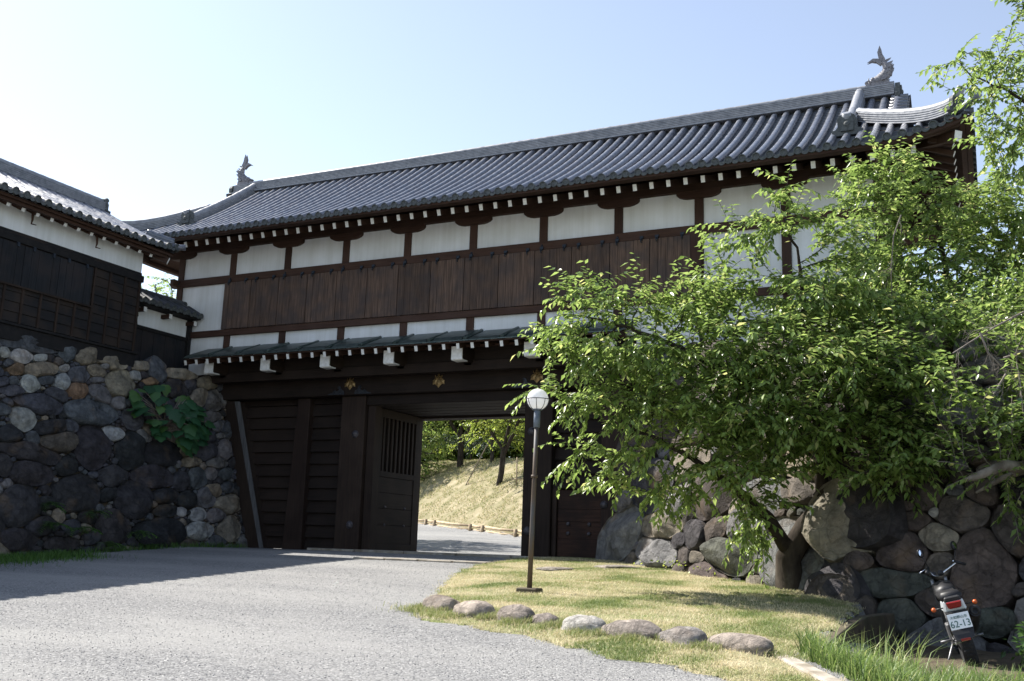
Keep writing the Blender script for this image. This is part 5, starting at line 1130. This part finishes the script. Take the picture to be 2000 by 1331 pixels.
def limbs_mesh(pos,par,rtip,rmax,expo=.47,minr=0):
    n=len(pos); cnt=np.zeros(n); ch=[[] for _ in range(n)]
    for i in range(n):
        if par[i]>=0: ch[par[i]].append(i)
    for i in range(n-1,-1,-1):
        cnt[i]+=1 if not ch[i] else 0
        if par[i]>=0: cnt[par[i]]+=cnt[i]
    r=np.minimum(rtip*cnt**expo,rmax); 
    mb=MB(); stack=[0]; done=set()
    starts=[0]
    while starts:
        s=starts.pop(); c=[s] if par[s]<0 else [par[s],s]; 
        while ch[c[-1]]:
            k=max(ch[c[-1]],key=lambda j:cnt[j])
            for j in ch[c[-1]]:
                if j!=k: starts.append(j)
            c.append(k)
        if len(c)<2: continue
        rr=[float(r[j]) for j in c]
        if par[s]>=0: rr[0]=rr[1]
        if max(rr)<minr: continue
        mb.tube([pos[j] for j in c],rr,10 if rr[0]>.05 else (6 if rr[0]>.015 else 4),cap=False)
    return mb,cnt,ch
def leaf_cloud(base,axis,nrm,L,W_,seed,fold=.25,droop=.22):
    """four triangles per leaf, folded along the midrib and bent down at the tip"""
    n=len(base); rg=np.random.default_rng(seed); axis=axis/(np.linalg.norm(axis,axis=1)[:,None]+1e-9)
    nrm=nrm-axis*(nrm*axis).sum(1)[:,None]; nrm/=np.linalg.norm(nrm,axis=1)[:,None]+1e-9; side=np.cross(axis,nrm)
    l=(L*rg.uniform(.5,1.25,n))[:,None]; w=(W_*rg.uniform(.8,1.15,n))[:,None]
    b=base; c=base+axis*l*.45-nrm*w*fold; a1=base+axis*l*.42+side*w*.5; a2=base+axis*l*.42-side*w*.5; t=base+axis*l-nrm*l*droop
    V=np.stack([b,a1,c,a2,t],1).reshape(-1,3); k=np.arange(n)[:,None]*5
    F=np.stack([k+np.array([[0,2,1]]),k+np.array([[0,3,2]]),k+np.array([[1,2,4]]),k+np.array([[2,3,4]])],1).reshape(-1,3)
    v=np.repeat(np.clip(rg.normal(.42,.27,n),0,1),5); return V,F,v
def leaves_on(pos,par,cnt,ch,L=.085,W_=.042,per=3,tip=9,tiplen=.38,seed=3,thin=5,droop=.35,side=.5):
    rg=np.random.default_rng(seed); B=[];A=[];Nn=[]; tw=MB()
    for i in range(len(pos)):
        if par[i]<0 or cnt[i]>thin: continue
        d=pos[i]-pos[par[i]]; ln=np.linalg.norm(d); 
        if ln<1e-6: continue
        d/=ln; sd=np.cross(d,[0,0,1.]); sd/=np.linalg.norm(sd)+1e-6
        for k in range(per):
            s=1 if (k+i)%2 else -1; B.append(pos[par[i]]+d*ln*rg.random()+rg.normal(0,.008,3)); A.append(sd*s*rg.uniform(.5,1)+d*.6+np.array([0,0,-droop])+rg.normal(0,.25,3)); Nn.append(np.array([0,0,1.])+rg.normal(0,.38,3))
        for sh in range((2 if not ch[i] else 0)+(1 if rg.random()<side else 0)):
            p=pos[i].copy(); dd=d+np.array([0,0,.12])+rg.normal(0,np.array([.15]*3) if sh==0 and not ch[i] else np.array([.75,.75,.35])); dd/=np.linalg.norm(dd); pts=[p.copy()]; seg=tiplen*rg.uniform(.6,1.25)/tip
            for k in range(tip):
                dd=dd+np.array([0,0,-.045]); dd/=np.linalg.norm(dd); p=p+dd*seg; pts.append(p.copy()); sd=np.cross(dd,[0,0,1.]); sd/=np.linalg.norm(sd)+1e-6; s=1 if k%2 else -1
                B.append(p.copy()); A.append(sd*s*rg.uniform(.6,1)+dd*.7+np.array([0,0,-droop])+rg.normal(0,.2,3)); Nn.append(np.array([0,0,1.])+rg.normal(0,.3,3))
            tw.tube(pts[::3]+[pts[-1]],[.004]*len(pts[::3])+[.002],3,cap=False)
    V,F,v=leaf_cloud(np.array(B),np.array(A),np.array(Nn),L,W_,seed); return V,F,v,tw
def make_tree(name,loc,label,cat,lines,blobs,density,rtip=.006,rmax=.2,bark='bark',leaf='leaf',group=None,seed=1,step=.14,di=1.6,dk=.3,L=.085,W_=.042,per=3,tip=9,tiplen=.38,thin=5,expo=.47,obst=None,trop=.05,side=.5):
    t=thing(name,loc,label,cat,group); pos,par=grow(lines,blobs,density,step,di,dk,seed=seed,obst=obst,trop=trop); mb,cnt,ch=limbs_mesh(pos,par,rtip,rmax,expo)
    V,F,v,tw=leaves_on(pos,par,cnt,ch,L,W_,per,tip,tiplen,seed+9,thin,side=side); mb.add(tw.v,tw.f,0,True)
    mb.build('trunk',bark,t,fix=False); link('crown',np_mesh('crown',V,F,leaf,v),t); return t
ob=lambda A:(A[:,1]>-.9)&(A[:,0]<22.3)
ct=make_tree('cherry_tree',TR1[0],'largest cherry tree, leaning over the lawn in front of the right half of the gate','tree',[TR1,TR1b,TR1c,TR1d],BL1,290,rtip=.0046,rmax=.19,seed=21,dk=.17,step=.12,L=.128,W_=.060,per=4,tip=10,tiplen=.45,thin=13,obst=ob,side=.42)
m=MB(); m.tube([Vector(TR1[0])+Vector((0,0,-.15)),Vector(TR1[0]),Vector(TR1[1]),Vector(TR1[2]),Vector(TR1[3]),Vector(TR1[4])],[.30,.24,.19,.17,.14,.10],14)
m.tube([Vector(TR1b[0]),Vector(TR1b[1]),Vector(TR1b[2]),Vector(TR1b[3])],[.12,.09,.07,.03],10); m.tube([Vector(TR1c[0]),Vector(TR1c[1]),Vector(TR1c[2]),Vector(TR1c[3]),Vector(TR1c[4])],[.11,.085,.06,.035,.012],10)
m.build('main_limbs','bark',ct)
make_tree('cherry_tree',TR2[0],'loose green tree on the boulder wall in front of the right roof corner','tree',[TR2,TR2b],BL2,230,rtip=.0045,rmax=.12,seed=33,dk=.19,L=.128,W_=.060,per=4,tip=10,thin=11,side=.4,obst=ob)
make_tree('cherry_tree',TR3[0],'airy tree branches reaching into the top right corner of the sky','tree',[TR3,TR3b],BL3,200,rtip=.0045,rmax=.14,seed=43,dk=.2,L=.115,W_=.055,per=4,tip=9,thin=10)
t4=make_tree('cherry_tree',TR4[0],'tree with a thick pale crooked limb at the right edge above the motorcycle','tree',[TR4,TR4b],BL4,800,rtip=.003,rmax=.09,bark='palebark',seed=53,dk=.15,L=.12,W_=.056,per=3,tip=9,thin=5)
m=MB(); m.tube([Vector(p) for p in TR4],[.12,.11,.085,.07,.05,.02],10); 
m.tube([Vector(TR4[2]),Vector(TR4[2])+Vector((-.3,0,-.12)),Vector(TR4[2])+Vector((-.62,.1,-.3))],[.05,.04,.015],8); m.build('main_limbs','palebark',t4)
def bare(name,lines,label,seed,r0=.016,n=7):
    rg=random.Random(seed); m=MB()
    def twig(p,d,L,r,dep):
        pts=[p.copy()]; 
        for k in range(6):
            d=(d+Vector((rg.uniform(-.3,.3),rg.uniform(-.3,.3),rg.uniform(-.32,.2)))).normalized(); p=p+d*L/6; pts.append(p.copy())
            if dep<3 and rg.random()<.62: twig(p.copy(),(d+Vector((rg.uniform(-1,1),rg.uniform(-.7,.7),rg.uniform(-1,.6)))).normalized(),L*.55,r*.55,dep+1)
        m.tube(pts,[r*(1-k/7.5) for k in range(7)],4,cap=False)
    for L in lines:
        P=[Vector(p) for p in L]; m.tube(P,[r0*(1-.65*i/len(P)) for i in range(len(P))],6,cap=False)
        for i in range(1,len(P)):
            for k in range(2): 
                f=rg.random(); q=P[i-1].lerp(P[i],f); twig(q,((P[i]-P[i-1]).normalized()+Vector((rg.uniform(-.8,.8),rg.uniform(-.6,.6),rg.uniform(-1,.7)))).normalized(),rg.uniform(.25,.5),r0*.4,1)
    o=m.build(name,'twig',fix=False); return tag(o,label,'dead branch')
bare('dead_branch',[TW1,TW2,TW3,TW4],'leafless grey branch with fine curling twigs hanging at the right above the boulders',3)
bare('dead_branch',[TW5],'thin bare grey twigs hanging straight down in front of the right end of the gatehouse',8,.012)
# name tag on the cherry trunk
tg=Vector(TAG[0]); tt=thing('tree_tag',tuple(tg),'small white upright name tag fastened to the cherry trunk','tag')
MB().box(-.024,.024,-.004,.004,-.10,.10).build('plate','tagwhite',tt,local=True)
m=MB()
for k in range(6):
    z=.055-k*.018; m.box(-.010,.010,-.0065,-.0045,z,z+.003); m.box(-.002,.002,-.0066,-.0046,z-.006,z+.008); m.box(-.011,-.007,-.0065,-.0045,z-.005,z)
m.build('lettering','blackplastic',tt,local=True); m=MB(); m.tube([(0,0,.10),(0,.06,.14)],.003,4); m.build('wire','iron',tt,local=True)
# ---------------------------------------------------------------- trees beyond the gate
def far_tree(x,y,h,r,label,seed,leaf,bark='bark',lean=(0,0),dens=9,L=.17,zc=.62,flat=.8,grp='trees on the grassy hill',rt=.02,low=0,rmax=.22,fork=True,cat='tree',nm='hill_tree'):
    z=G(x,y)+.0; rg=random.Random(seed); top=(x+lean[0],y+lean[1],z+h*.55); lines=[[(x,y,z-.2),(x+lean[0]*.3,y+lean[1]*.3,z+h*.25),top]]
    if fork: lines+= [[(x+lean[0]*.3,y+lean[1]*.3,z+h*.25),(x-r*.5,y,z+h*.5)],[(x+lean[0]*.3,y+lean[1]*.3,z+h*.22),(x+r*.5,y-.3,z+h*.48)]]
    bl=[]
    for k in range(7):
        a=k*2*math.pi/6; rr=r*.62 if k<6 else 0; bl.append((x+lean[0]+rr*math.cos(a)+rg.uniform(-.3,.3),y+lean[1]+rr*math.sin(a),z+h*zc+rg.uniform(-.12,.12)*h-(low if k%2 else 0),r*.5,r*.5,h*.22*flat,1))
    return make_tree(nm,(x,y,z),label,cat,lines,bl,dens,rtip=rt,rmax=rmax,bark=bark,leaf=leaf,group=grp,seed=seed,step=.28,di=3,dk=.5,L=L,W_=L*.55,per=5,tip=9,tiplen=.8,thin=12,side=.9)
far_tree(-2.6,27.6,7.5,2.6,'leaning dark trunk with sparse foliage on the slope near the right gate pillar',61,'leafyellow',lean=(.7,0),dens=15,zc=.60,rt=.02,low=.9,rmax=.24)
far_tree(-9.4,35.6,7.6,3.2,'tree with spreading dark limbs and bright yellow green leaves at the hill crest',62,'leafyellow',dens=17,zc=.56,rt=.022,rmax=.34)
far_tree(-13.4,35,8,2.6,'drooping green tree at the left side of the view through the gate',63,'leaf',dens=22,zc=.42,flat=1.4,rt=.02)
far_tree(-6.4,34.2,7.5,2.2,'thin straight dark trunk with pale green leaves behind the prop pole',64,'leafyellow',dens=11,zc=.58,rt=.018,fork=False)
far_tree(-5.2,36.5,5.5,2.6,'bright low tree filling the gap behind the leaning dark trunk',65,'leafyellow',dens=20,zc=.40,rt=.018)
far_tree(-10.0,38.2,2.6,2.6,'low blue green pine shrub on the hill crest',66,'pine',dens=34,zc=.5,rt=.012,L=.14,fork=False,nm='pine_shrub')
far_tree(-13.2,39.2,3.4,2.0,'light green rounded shrub left of the spreading tree',67,'leafyellow',dens=26,zc=.5,rt=.012,L=.16,fork=False,nm='hill_shrub')
for i,(x,y,h,r,lb) in enumerate(((-20,47,11,4.6,'tall dark tree far behind the hill, leftmost of the row'),(-13.5,49,12,4.8,'tall dark green tree far behind the hill, second from the left'),(-7,48,11,4.6,'tall dark green tree far behind the hill, third from the left'),(-1,46,11,4.6,'tall dark green tree far behind the hill, rightmost of the row'))):
    far_tree(x,y,h,r,lb,70+i,'leafyellow' if i%2 else 'leaf',dens=6,zc=.34,flat=1.9,rt=.02,L=.32,fork=False,grp='dark trees behind the hill')  # every second tree takes the sun-brightened leaf colour to lift the background
far_tree(.1,9.3,7.6,2.3,'unseen tree added close behind the gate to shade the gravel path',81,'leaf',dens=20,zc=.62,rt=.02,L=.2,grp=None)  # out of view, put in to cast the shade on the path
far_tree(-2.0,13.2,8.4,2.3,'unseen tree added behind the gate to shade the path near the log fence',83,'leaf',dens=20,zc=.62,rt=.02,L=.2,grp=None)  # second hidden tree, added to carry that shade further back
far_tree(-8.8,8.2,10.7,2.8,'light green treetop showing between the corner tower and the gatehouse',82,'leaf',dens=22,zc=.74,rt=.02,L=.16,grp=None)
# prop pole and stake on the hill
m=MB(); a=Vector((-6.05,30.1,G(-6.05,30.1)-.05)); b_=Vector((-2.0,28.0,8.6)); m.tube([a,b_],[.035,.028],8); pp=thing('tree_prop',tuple(a),'long slanting wooden pole propping up the leaning tree on the hill','prop'); m.build('pole','palebark',pp)
m=MB(); m.tube([a+(b_-a)*.055,a+Vector((.4,-.1,-.02))],[.035,.035],8); m.build('foot_block','rawwood',pp)
st=thing('garden_stake',(-.9,26.2,G(-.9,26.2)),'thin upright stake with a short crossbar on the hill beside the right gate pillar','stake')
MB().tube([(0,0,-.1),(0,0,1.5)],.035,8).build('upright','rawwood',st,local=True); MB().tube([(-.3,0,.35),(.4,0,.38)],.03,8).build('crossbar','rawwood',st,local=True)
# low log fence
fx=[-14,-11.4,-8.9,-6.85,-5.85,-2.06,-.9,1.95,4.2,6.5]; fz_=lambda x:(x,yfence(x)-.12,ground_z(x,yfence(x)-.12))
fe=thing('log_fence',fz_(-2),'low fence of pale log rails at the foot of the dry grass hill','fence')
for x in fx: p=Vector(fz_(x)); MB().tube([p+Vector((0,0,-.1)),p+Vector((0,0,.42))],.085,10).build('fence_post','rawwood',fe)
for i in range(len(fx)-1):
    p=Vector(fz_(fx[i]));q=Vector(fz_(fx[i+1])); n_=Vector((.05,.1,0))
    for h,r in ((.34,.07),(.14,.065)): MB().tube([p+n_+Vector((0,0,h)),(p+q)/2+n_+Vector((0,0,h-.03)),q+n_+Vector((0,0,h+.01*(i%2)))],[r,r*.95,r*.85],9).build('rail','rawwood',fe)
# ================================================================ broad-leaved plant growing out of the left wall
def lobed_leaf(mb,c,ax,nr,L,seed,mi=0):
    rg=random.Random(seed); ax=Vector(ax).normalized(); nr=Vector(nr); nr=(nr-ax*nr.dot(ax)).normalized(); sd=ax.cross(nr); out=[(-.08,.0),(-.12,.22),(.0,.44),(.18,.56),(.30,.44),(.52,.50),(.62,.30),(.80,.20),(1.02,0),(.80,-.20),(.62,-.30),(.52,-.50),(.30,-.44),(.18,-.56),(.0,-.44),(-.12,-.22)]
    vs=[Vector(c)]
    for s,k in ((.5,0),(1,1)):
        for a,b in out: 
            dr=.22*(a*a)+.18*abs(b)+rg.uniform(-.02,.02); vs.append(Vector(c)+ax*a*L*s+sd*b*L*s-nr*dr*L*s*s)
    n=len(out); fs=[(0,1+i,1+(i+1)%n) for i in range(n)]+[(1+i,1+n+i,1+n+(i+1)%n,1+(i+1)%n) for i in range(n)]
    mb.add(vs,fs,mi,True)
def add_v(o,vals):
    a=o.data.attributes.new('v','FLOAT','POINT'); a.data.foreach_set('value',np.asarray(vals,np.float32))
wp=thing('wall_plant',(2.2,-2.0,3.0),'bushy plant with large lobed dark green leaves growing out of the left boulder wall','plant')
rg=random.Random(12); m=MB(); stm=MB(); vals=[]; root=Vector((2.0,-1.95,3.1))
for k in range(82):
    t=rg.random()*2*math.pi; rr=math.sqrt(rg.random()); yy=-1.95+rr*math.cos(t)*1.30; z=3.38+rr*math.sin(t)*.80-.12*(yy+1.95); out=.15+.55*(1-rr)*rg.random()+.2*rg.random()
    c=Vector((3.0-.3*z+out,yy,z)); dirn=Vector((rg.uniform(.25,.7),(yy+1.95)*.7+rg.uniform(-.4,.4)-.15,rg.uniform(-.9,-.1))); n0=len(m.v)
    lobed_leaf(m,c,dirn,Vector((.55,-.5,.9))+Vector((rg.uniform(-.4,.4),rg.uniform(-.4,.4),rg.uniform(-.2,.3))),rg.uniform(.22,.40),k); vals+=[rg.random()]*(len(m.v)-n0)
    stm.tube([root+Vector((0,rg.uniform(-.1,.1),rg.uniform(-.2,.2))),root.lerp(c,.55)+Vector((.08,0,.08)),c],[.018,.012,.007],5,cap=False)
lo=m.build('leaves','leafbig',wp,fix=False); add_v(lo,vals); stm.build('stems','leafyellow' if 0 else 'twig',wp,fix=False)
def fern(x,y,z,s,label,seed,n=9,dirb=(1,-.2)):
    rg=random.Random(seed); m=MB(); B=[];A=[];Nn=[]
    for k in range(n):
        a=rg.uniform(-1.3,1.3)+math.atan2(dirb[1],dirb[0]); d=Vector((math.cos(a),math.sin(a),rg.uniform(.3,.9))).normalized(); p=Vector((x,y,z)); L=s*rg.uniform(.7,1.1); pts=[p.copy()]
        for j in range(10):
            d=(d+Vector((0,0,-.13))).normalized(); p=p+d*L/10; pts.append(p.copy()); sd=d.cross(Vector((0,0,1))).normalized(); l=.30*s*math.sin((j+1.5)/11.5*math.pi)**.7
            for q in (-1,1): B.append(np.array(p)); A.append(np.array(sd*q+d*.45)*1.0); Nn.append(np.array([0,0,1.])); LL.append(l) if False else None
        m.tube(pts,.003,3,cap=False)
    V,F,v=leaf_cloud(np.array(B),np.array(A),np.array(Nn),.26*s,.075*s,seed,.1,.15)
    t=thing('fern',(x,y,z),label,'fern',grp_f); link('fronds',np_mesh('fronds',V,F,'fern',v),t); m.build('stems','fern',t,fix=False)
grp_f='ferns growing from the left wall'; LL=[]
for i,(y,z,s,lb) in enumerate(((-6.0,.85,.42,'small fern high on the left, beside the very large dark boulder'),(-5.95,.40,.5,'yellowish fern below the very large dark boulder on the left wall'),(-5.25,.32,.55,'fern in the lower middle of the left wall under the mossy boulder'),(-4.75,.72,.4,'little fern right of the mossy boulder'),(-4.5,.02,.5,'fern at the foot of the wall right of the mossy boulder'),(-3.55,.30,.5,'fern between two dark boulders below the broad leaved plant'),(-3.2,-.02,.4,'low fern at the foot of the wall, rightmost of the ferns'))):
    fern(3.05-.3*z+.08,y,z,s,lb,90+i)
# small leafy plants at the foot of the right boulders
for i,(x,y,s,lb) in enumerate(((14.75,-1.55,.14,'tiny leafy weed at the left end of the large grey boulder'),(16.0,-2.75,.2,'small bright leafy weed under the large grey boulder'),(16.75,-3.45,.28,'leafy weed patch below the greenish boulder'),(17.4,-4.15,.26,'leafy weed at the lawn edge in the shade left of the cherry trunk'))):
    rg2=np.random.default_rng(i+5); n=int(500*s); B=np.c_[rg2.normal(x,s*1.3,n),rg2.normal(y,s*.7,n),G(x,y)+.04+rg2.random(n)*s*.8]; V,F,v=leaf_cloud(B,rg2.normal(0,1,(n,3)),np.tile([0,0,1.],(n,1))+rg2.normal(0,.4,(n,3)),.07,.05,i); t_=thing('weed',(x,y,G(x,y)),lb,'plant','weeds at the foot of the boulders'); o=link('leaves',np_mesh('leaves',V,F,'leafyellow',v),t_); o['kind']='stuff'
# bushes hanging over the top of the right wall and behind
for i,(x,y,z,r,lb) in enumerate(((20.9,-4.9,4.1,.9,'dense dark shrub on top of the boulder wall behind the trees'),(22.6,-5.8,3.9,1.0,'dense shrub on top of the wall at the right edge of the view'),(18.6,-2.4,4.7,.5,'low shrub on the wall top below the white plaster panels'),(22.7,-9.4,1.9,.5,'dark leafy shrub low on the wall at the right edge below the pale limb'),(22.3,-9.6,-.5,.4,'low leafy weeds beside the motorcycle at the right edge'))):
    rg2=np.random.default_rng(i+50); n=int(5200*r*r*(1 if r>.6 else 1.3)); u=rg2.normal(size=(n,3)); u/=np.linalg.norm(u,axis=1)[:,None]; u*=(rg2.random((n,1))**.45); lump=1+.25*np.sin(u[:,:1]*9+i)*np.cos(u[:,1:2]*8)
    B=u*lump*np.array([r*1.25,r*.8,r*.75])+np.array([x,y,z]); V,F,v=leaf_cloud(B,u+rg2.normal(0,.6,(n,3))+np.array([0,0,-.3]),np.tile([0,0,1.],(n,1))+rg2.normal(0,.5,(n,3)),.085,.045,i)
    t=thing('shrub',(x,y,z),lb,'shrub','shrubs on the right boulder wall'); link('foliage',np_mesh('foliage',V,F,'leaf' if i<3 else 'leafdark',v),t)
    m=MB(); 
    for k in range(9):
        a=rg2.random()*6.28; m.tube([(x,y,z-r*.8),(x+math.cos(a)*r*.4,y+math.sin(a)*r*.3,z),(x+math.cos(a)*r*.9,y+math.sin(a)*r*.6,z+r*.4)],[.02,.012,.004],4,cap=False)
    m.build('stems','twig',t,fix=False)
# ================================================================ grasses and pebbles
def blades(pts,hmin,hmax,w,seed,bend=.5,lean=.25):
    rg=np.random.default_rng(seed); n=len(pts); h=rg.uniform(hmin,hmax,n)[:,None]; a=rg.random(n)*6.283; d=np.c_[np.cos(a),np.sin(a),np.zeros(n)]; s=np.c_[-np.sin(a),np.cos(a),np.zeros(n)]; up=np.array([0,0,1.]); ln=rg.uniform(.05,lean*2,n)[:,None]
    W2=w*rg.uniform(.6,1.2,n)[:,None]; b0=pts-s*W2/2; b1=pts+s*W2/2; m=pts+up*h*.6+d*h*ln*.6; m0=m-s*W2*.4; m1=m+s*W2*.4; t=pts+up*h*(1-.25*ln)+d*h*ln*(1+bend)
    V=np.stack([b0,b1,m0,m1,t],1).reshape(-1,3); k=np.arange(n)[:,None]*5; F=np.stack([k+np.array([[0,1,3]]),k+np.array([[0,3,2]]),k+np.array([[2,3,4]])],1).reshape(-1,3)
    v=np.clip(rg.normal(.5,.25,n),0,1); return V,F,v
rg2=np.random.default_rng(77); P_=[];vv=[]
while len(P_)<150000:
    # denser towards the camera where single blades can be seen
    x=rg2.uniform(12.2,21); y=-14.2+14.4*rg2.random()**1.5
    if in_lawn(x+rg2.normal(0,.05),y+rg2.normal(0,.05)):
        nz=noise.noise(Vector((x*.9,y*.9,0)))+.5*noise.noise(Vector((x*2.6,y*2.6,4)))
        if rg2.random()<.42+.75*nz+.12: P_.append((x,y,lawn_h(x,y)-.004)); vv.append(nz)
V,F,v=blades(np.array(P_),.012,.045,.006,1,lean=.6); v=np.clip(.66-np.repeat(np.array(vv),1)*1.0+rg2.normal(0,.16,len(P_)),0,1)
tag(link('lawn_grass',np_mesh('lawn_grass',V,F,'lawnblade',np.repeat(v,5))),kind='stuff',label='short dry mown grass of the lawn',cat='grass')
# ragged taller tufts between and below the kerb stones
P_=[]
for i in range(26000):
    k=rg2.integers(0,len(KS)); a=KS[k]; x=a[0]+rg2.normal(0,.30); y=a[1]+rg2.normal(0,.12)-.13*rg2.random()
    if (abs(x-a[0])>a[2]*.8 or y<a[1]-a[3]*.9) and not any((x-q[0])**2/q[2]**2+(y-q[1])**2/q[3]**2<.85 for q in KS) and noise.noise(Vector((x*3,y*3,7)))>-.12: P_.append((x,y,lawn_h(x,y)-.01))
V,F,v=blades(np.array(P_),.03,.10,.006,3,lean=.5); tag(link('edge_grass',np_mesh('edge_grass',V,F,'lawnblade',np.repeat(np.clip(v*.7,0,1),5))),kind='stuff',label='ragged grass tufts around the kerb stones',cat='grass')
P_=[]
for i in range(30000):
    x=rg2.uniform(19.95,23.6); y=rg2.uniform(-13.6,-10.4); e=(x-20.25)*.25; 
    lim=(-11.15 if x<20.95 else (-11.45 if x<22.15 else -11.0))+.35*noise.noise(Vector((x*1.5,3,0)))
    dens=1 if y<lim else .0
    if 20.95<x<22.15: dens*=.55
    if x<19.99+max(-11.95-y,0)*.56: dens=0
    if rg2.random()<dens*(.35+.65*(noise.noise(Vector((x*2.2,y*2.2,0)))>-.15)): P_.append((x,y,ground_z(x,y)-.01))
V,F,v=blades(np.array(P_),.10,.30,.010,5,bend=.8,lean=.35); tag(link('tall_grass',np_mesh('tall_grass',V,F,'grass',np.repeat(v,5))),kind='stuff',label='bright long grass in the sunk patch behind the motorcycle',cat='grass')
P_=[(x,y,ground_z(x,y)-.01) for x,y in zip(np.r_[rg2.uniform(20.15,21.0,150),rg2.uniform(21.9,22.8,60)],rg2.uniform(-12.3,-11.1,210))]
V,F,v=blades(np.array(P_),.30,.55,.011,6,bend=.7,lean=.35); tag(link('grass_stalks',np_mesh('grass_stalks',V,F,'grass',np.repeat(np.clip(v+.2,0,1),5))),kind='stuff',label='tallest arching grass stalks in front of the motorcycle',cat='grass')
P_=[]
for i in range(16000):
    y=rg2.uniform(-11,.0); x=3.25+.45*abs(rg2.normal())*(1.6 if y<-5.5 else .35); 
    if rg2.random()<(1 if y<-5.9 else .10): P_.append((x,y,ground_z(x,y)-.01))
V,F,v=blades(np.array(P_),.05,.2,.012,8,lean=.4); tag(link('wall_foot_grass',np_mesh('wall_foot_grass',V,F,'fern',np.repeat(v,5))),kind='stuff',label='green grass strip along the foot of the left wall',cat='grass')
# sparse grass over the near hill and fallen loose gravel
P_=[]
for i in range(45000):
    x=rg2.uniform(-16,6); y=yfence(x)+.3+rg2.random()*9; 
    if noise.noise(Vector((x*.9,y*.9,ground_z(x,y)*2)))>-.2: P_.append((x,y,ground_z(x,y)+.03))
V,F,v=blades(np.array(P_),.05,.16,.03,9,lean=.7); tag(link('hill_grass',np_mesh('hill_grass',V,F,'lawnblade',np.repeat(np.clip(v+.05,0,1),5))),kind='stuff',label='dry yellow grass on the hill seen through the gate',cat='grass')
n=26000; x=rg2.uniform(8,21,n); y=-19+17*rg2.random(n)**1.2; keep=np.array([not in_poly(a,b,LAWN) and not (a>19.9 and b>-14.5) for a,b in zip(x,y)]); x=x[keep];y=y[keep]; n=len(x)
oc=np.array([(1,0,0),(0,1,0),(-1,0,0),(0,-1,0),(0,0,.7),(0,0,-.7)]); of=np.array([(0,1,4),(1,2,4),(2,3,4),(3,0,4),(1,0,5),(2,1,5),(3,2,5),(0,3,5)])
s=rg2.uniform(.003,.008,n)[:,None,None]; st=rg2.uniform(.6,1.4,(n,6,3)); an=rg2.random(n)*6.283; c,s_n=np.cos(an),np.sin(an); Q=oc[None]*st*s; Q=np.stack([Q[...,0]*c[:,None]-Q[...,1]*s_n[:,None],Q[...,0]*s_n[:,None]+Q[...,1]*c[:,None],Q[...,2]],-1)
Z=np.array([ground_z(a,b) for a,b in zip(x,y)]); Q+=np.stack([x,y,Z+.003],-1)[:,None,:]; F=(of[None]+np.arange(n)[:,None,None]*6).reshape(-1,3)
tag(link('loose_gravel',np_mesh('loose_gravel',Q.reshape(-1,3),F,'pebble',np.repeat(rg2.random(n),6))),kind='stuff',label='loose crushed stones strewn over the gravel forecourt',cat='gravel')
bpy.context.view_layer.update()
print('objects',len(bpy.data.objects))
